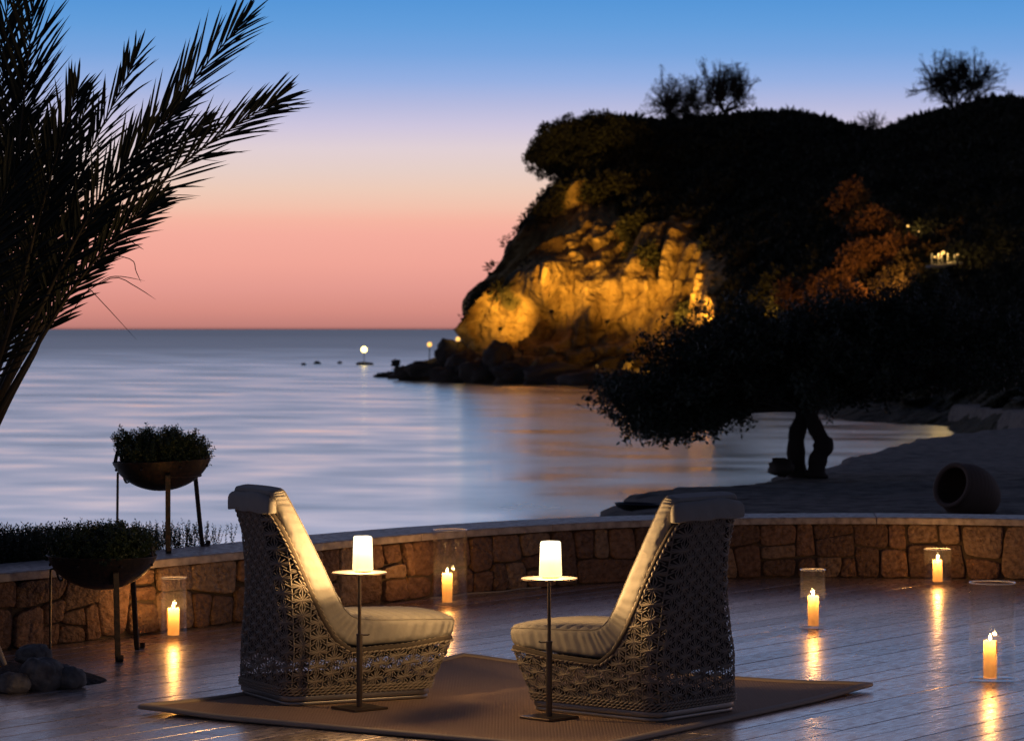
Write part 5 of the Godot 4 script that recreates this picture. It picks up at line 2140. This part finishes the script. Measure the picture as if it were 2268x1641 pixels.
func build_small_things() -> void:
	# bed of dark soil round the palm's foot, with cobbles at its edge
	var r := RandomNumberGenerator.new()
	r.seed = 61
	var b := MB.new()
	var row0 := PackedVector3Array()
	var row1 := PackedVector3Array()
	var row2 := PackedVector3Array()
	for k in 48:
		var a := TAU * k / 48.0
		var rr := 0.72 * (1.0 + 0.08 * sin(a * 3.0 + 1.0) + 0.05 * sin(a * 7.0))
		row0.append(Vector3(-2.78 + cos(a) * rr, 0.003, -15.12 + sin(a) * rr * 0.95))
		row1.append(Vector3(-2.78 + cos(a) * rr * 0.93, 0.022, -15.12 + sin(a) * rr * 0.88))
		row2.append(Vector3(-2.78, 0.06, -15.12))
	b.grid([row0, row1, row2], true)
	var so := piece("palm_bed", b.mesh(), M.soil, self)
	tag(so, "dark soil round the foot of the palm at the left edge", "", "", "structure")
	var st := [[72, 1476, 14.95, 0.088, 0.052, 0.085, "pale flat-topped cobble resting uppermost on the pile"], [88, 1519, 14.66, 0.108, 0.085, 0.10, "big dark cobble under the pale one, in the middle of the pile"], [150, 1507, 14.72, 0.082, 0.058, 0.08, "rounded dark cobble at the right end of the pile"], [128, 1487, 14.95, 0.07, 0.05, 0.07, "small dark cobble peeping out behind the pile's right end"], [26, 1526, 14.55, 0.10, 0.052, 0.09, "long low cobble in front at the left edge of the picture"]]
	for k in st.size():
		var q: Array = st[k]
		var o := piece("cobble", boulder(Vector3(q[3], q[4], q[5]), 500 + k, 24, 0.13), M.rock, self)
		var p := at(q[0], q[1], q[2])
		if k == 0:
			p.y = 0.135
		else:
			p.y = q[4] * 0.78
		o.position = p
		o.rotation.y = k * 1.3
		tag(o, q[6], "cobble", "cobbles round the palm")
	var dw := MB.new()
	dw.tube(PackedVector3Array([at(-16, 1418, 14.5), at(-4, 1440, 14.46), at(10, 1472, 14.42)]), PackedFloat32Array([0.016, 0.014, 0.010]), 8)
	var d := piece("driftwood_stick", dw.mesh(), M.drift, self)
	tag(d, "pale stick leaning on the cobbles at the left edge", "stick")
	# ribbed clay jar lying on its side on the sand
	var j := thing("clay_jar", at(2150, 1092, 34.4), 0.0, "large ribbed clay jar lying on its side on the sand", "jar")
	var pr := PackedVector2Array()
	for k in 34:
		var t := k / 33.0
		var rr := 0.14 + 0.17 * pow(sin(PI * clampf(0.06 + t * 0.78, 0.0, 1.0)), 0.75)
		pr.append(Vector2(rr + 0.006 * sin(k * 2.1), 0.62 * t - 0.31))
	var m := pr[33].x
	pr.append(Vector2(m + 0.02, 0.315))
	pr.append(Vector2(m + 0.022, 0.335))
	pr.append(Vector2(m, 0.345))
	pr.append(Vector2(m - 0.03, 0.33))
	for k in 12:
		var t := 1.0 - k / 11.0
		pr.append(Vector2((0.11 + 0.17 * pow(sin(PI * (0.06 + t * 0.78)), 0.75)), 0.6 * t - 0.29))
	pr.append(Vector2(0.0, -0.29))
	pr.insert(0, Vector2(0.0, -0.31))
	var jb := MB.new()
	var axis := Vector3(-0.72, 0.30, 0.62).normalized()
	var xb := axis.cross(Vector3.UP).normalized()
	jb.lathe(pr, 40, Transform3D(Basis(xb, axis, xb.cross(axis)), Vector3.ZERO))
	piece("jar_body", jb.mesh(), M.clay, j)
	# round basin whose rim shows above the coping
	var ba := thing("round_basin", Vector3(1.44, -0.36, -35.2), 0.0, "dark round basin just showing above the wall, left of the right chair", "basin")
	var bb := MB.new()
	bb.lathe(PackedVector2Array([Vector2(0.16, 0.0), Vector2(0.24, 0.04), Vector2(0.265, 0.075), Vector2(0.27, 0.08), Vector2(0.262, 0.083), Vector2(0.24, 0.06), Vector2(0.0, 0.04)]), 40, Transform3D(Basis(Vector3(0, 0, 1), -0.03), Vector3.ZERO))
	piece("basin_bowl", bb.mesh(), M.dark_metal, ba)
	# thin pale cord along the foot of the wall
	var cp := PackedVector3Array()
	for k in 40:
		var u := 8.62 + k * 0.028
		cp.append(wall_at(u, 0.006, 0.06 + 0.03 * sin(k * 0.32) - 0.0006 * k))
	var cb := MB.new()
	cb.tube(cp, PackedFloat32Array([0.005]), 6)
	var co := piece("cord", cb.mesh(), M.cord, self)
	tag(co, "thin pale cord lying on the deck along the wall at the right", "cord")
	# sun loungers left on the far beach
	var first: Node3D = null
	for k in 4:
		var p := at(2082 + k * 24, 826 + k * 1.5, 118 + k * 2)
		if first == null:
			first = thing("sun_lounger", p, 0.5, "", "sun lounger", "sun loungers on the far beach")
			var f := MB.new()
			f.cbox(Transform3D(Basis(), Vector3(0, 0.33, 0.2)), Vector3(0.3, 0.03, 0.7), 0.01)
			piece("seat", f.mesh(), M.pale_wall, first)
			f = MB.new()
			f.cbox(Transform3D(Basis(Vector3.RIGHT, -0.7), Vector3(0, 0.53, -0.72)), Vector3(0.3, 0.03, 0.32), 0.01)
			piece("backrest", f.mesh(), M.pale_wall, first)
			for q in [Vector3(0.26, 0.16, 0.8), Vector3(-0.26, 0.16, 0.8), Vector3(0.26, 0.16, -0.4), Vector3(-0.26, 0.16, -0.4)]:
				f = MB.new()
				f.cbox(Transform3D(Basis(), q), Vector3(0.025, 0.18, 0.025), 0.005)
				piece("leg", f.mesh(), M.pale_wall, first)
			tag(first, "empty sun lounger on the far beach, left end of the row")
		else:
			var c: Node3D = first.duplicate()
			c.name = numbered("sun_lounger")
			add_child(c)
			c.position = p
			tag(c, ["", "empty sun lounger on the far beach, second from the row's left end", "empty sun lounger on the far beach, second from the row's right end", "empty sun lounger on the far beach, right end of the row"][k])
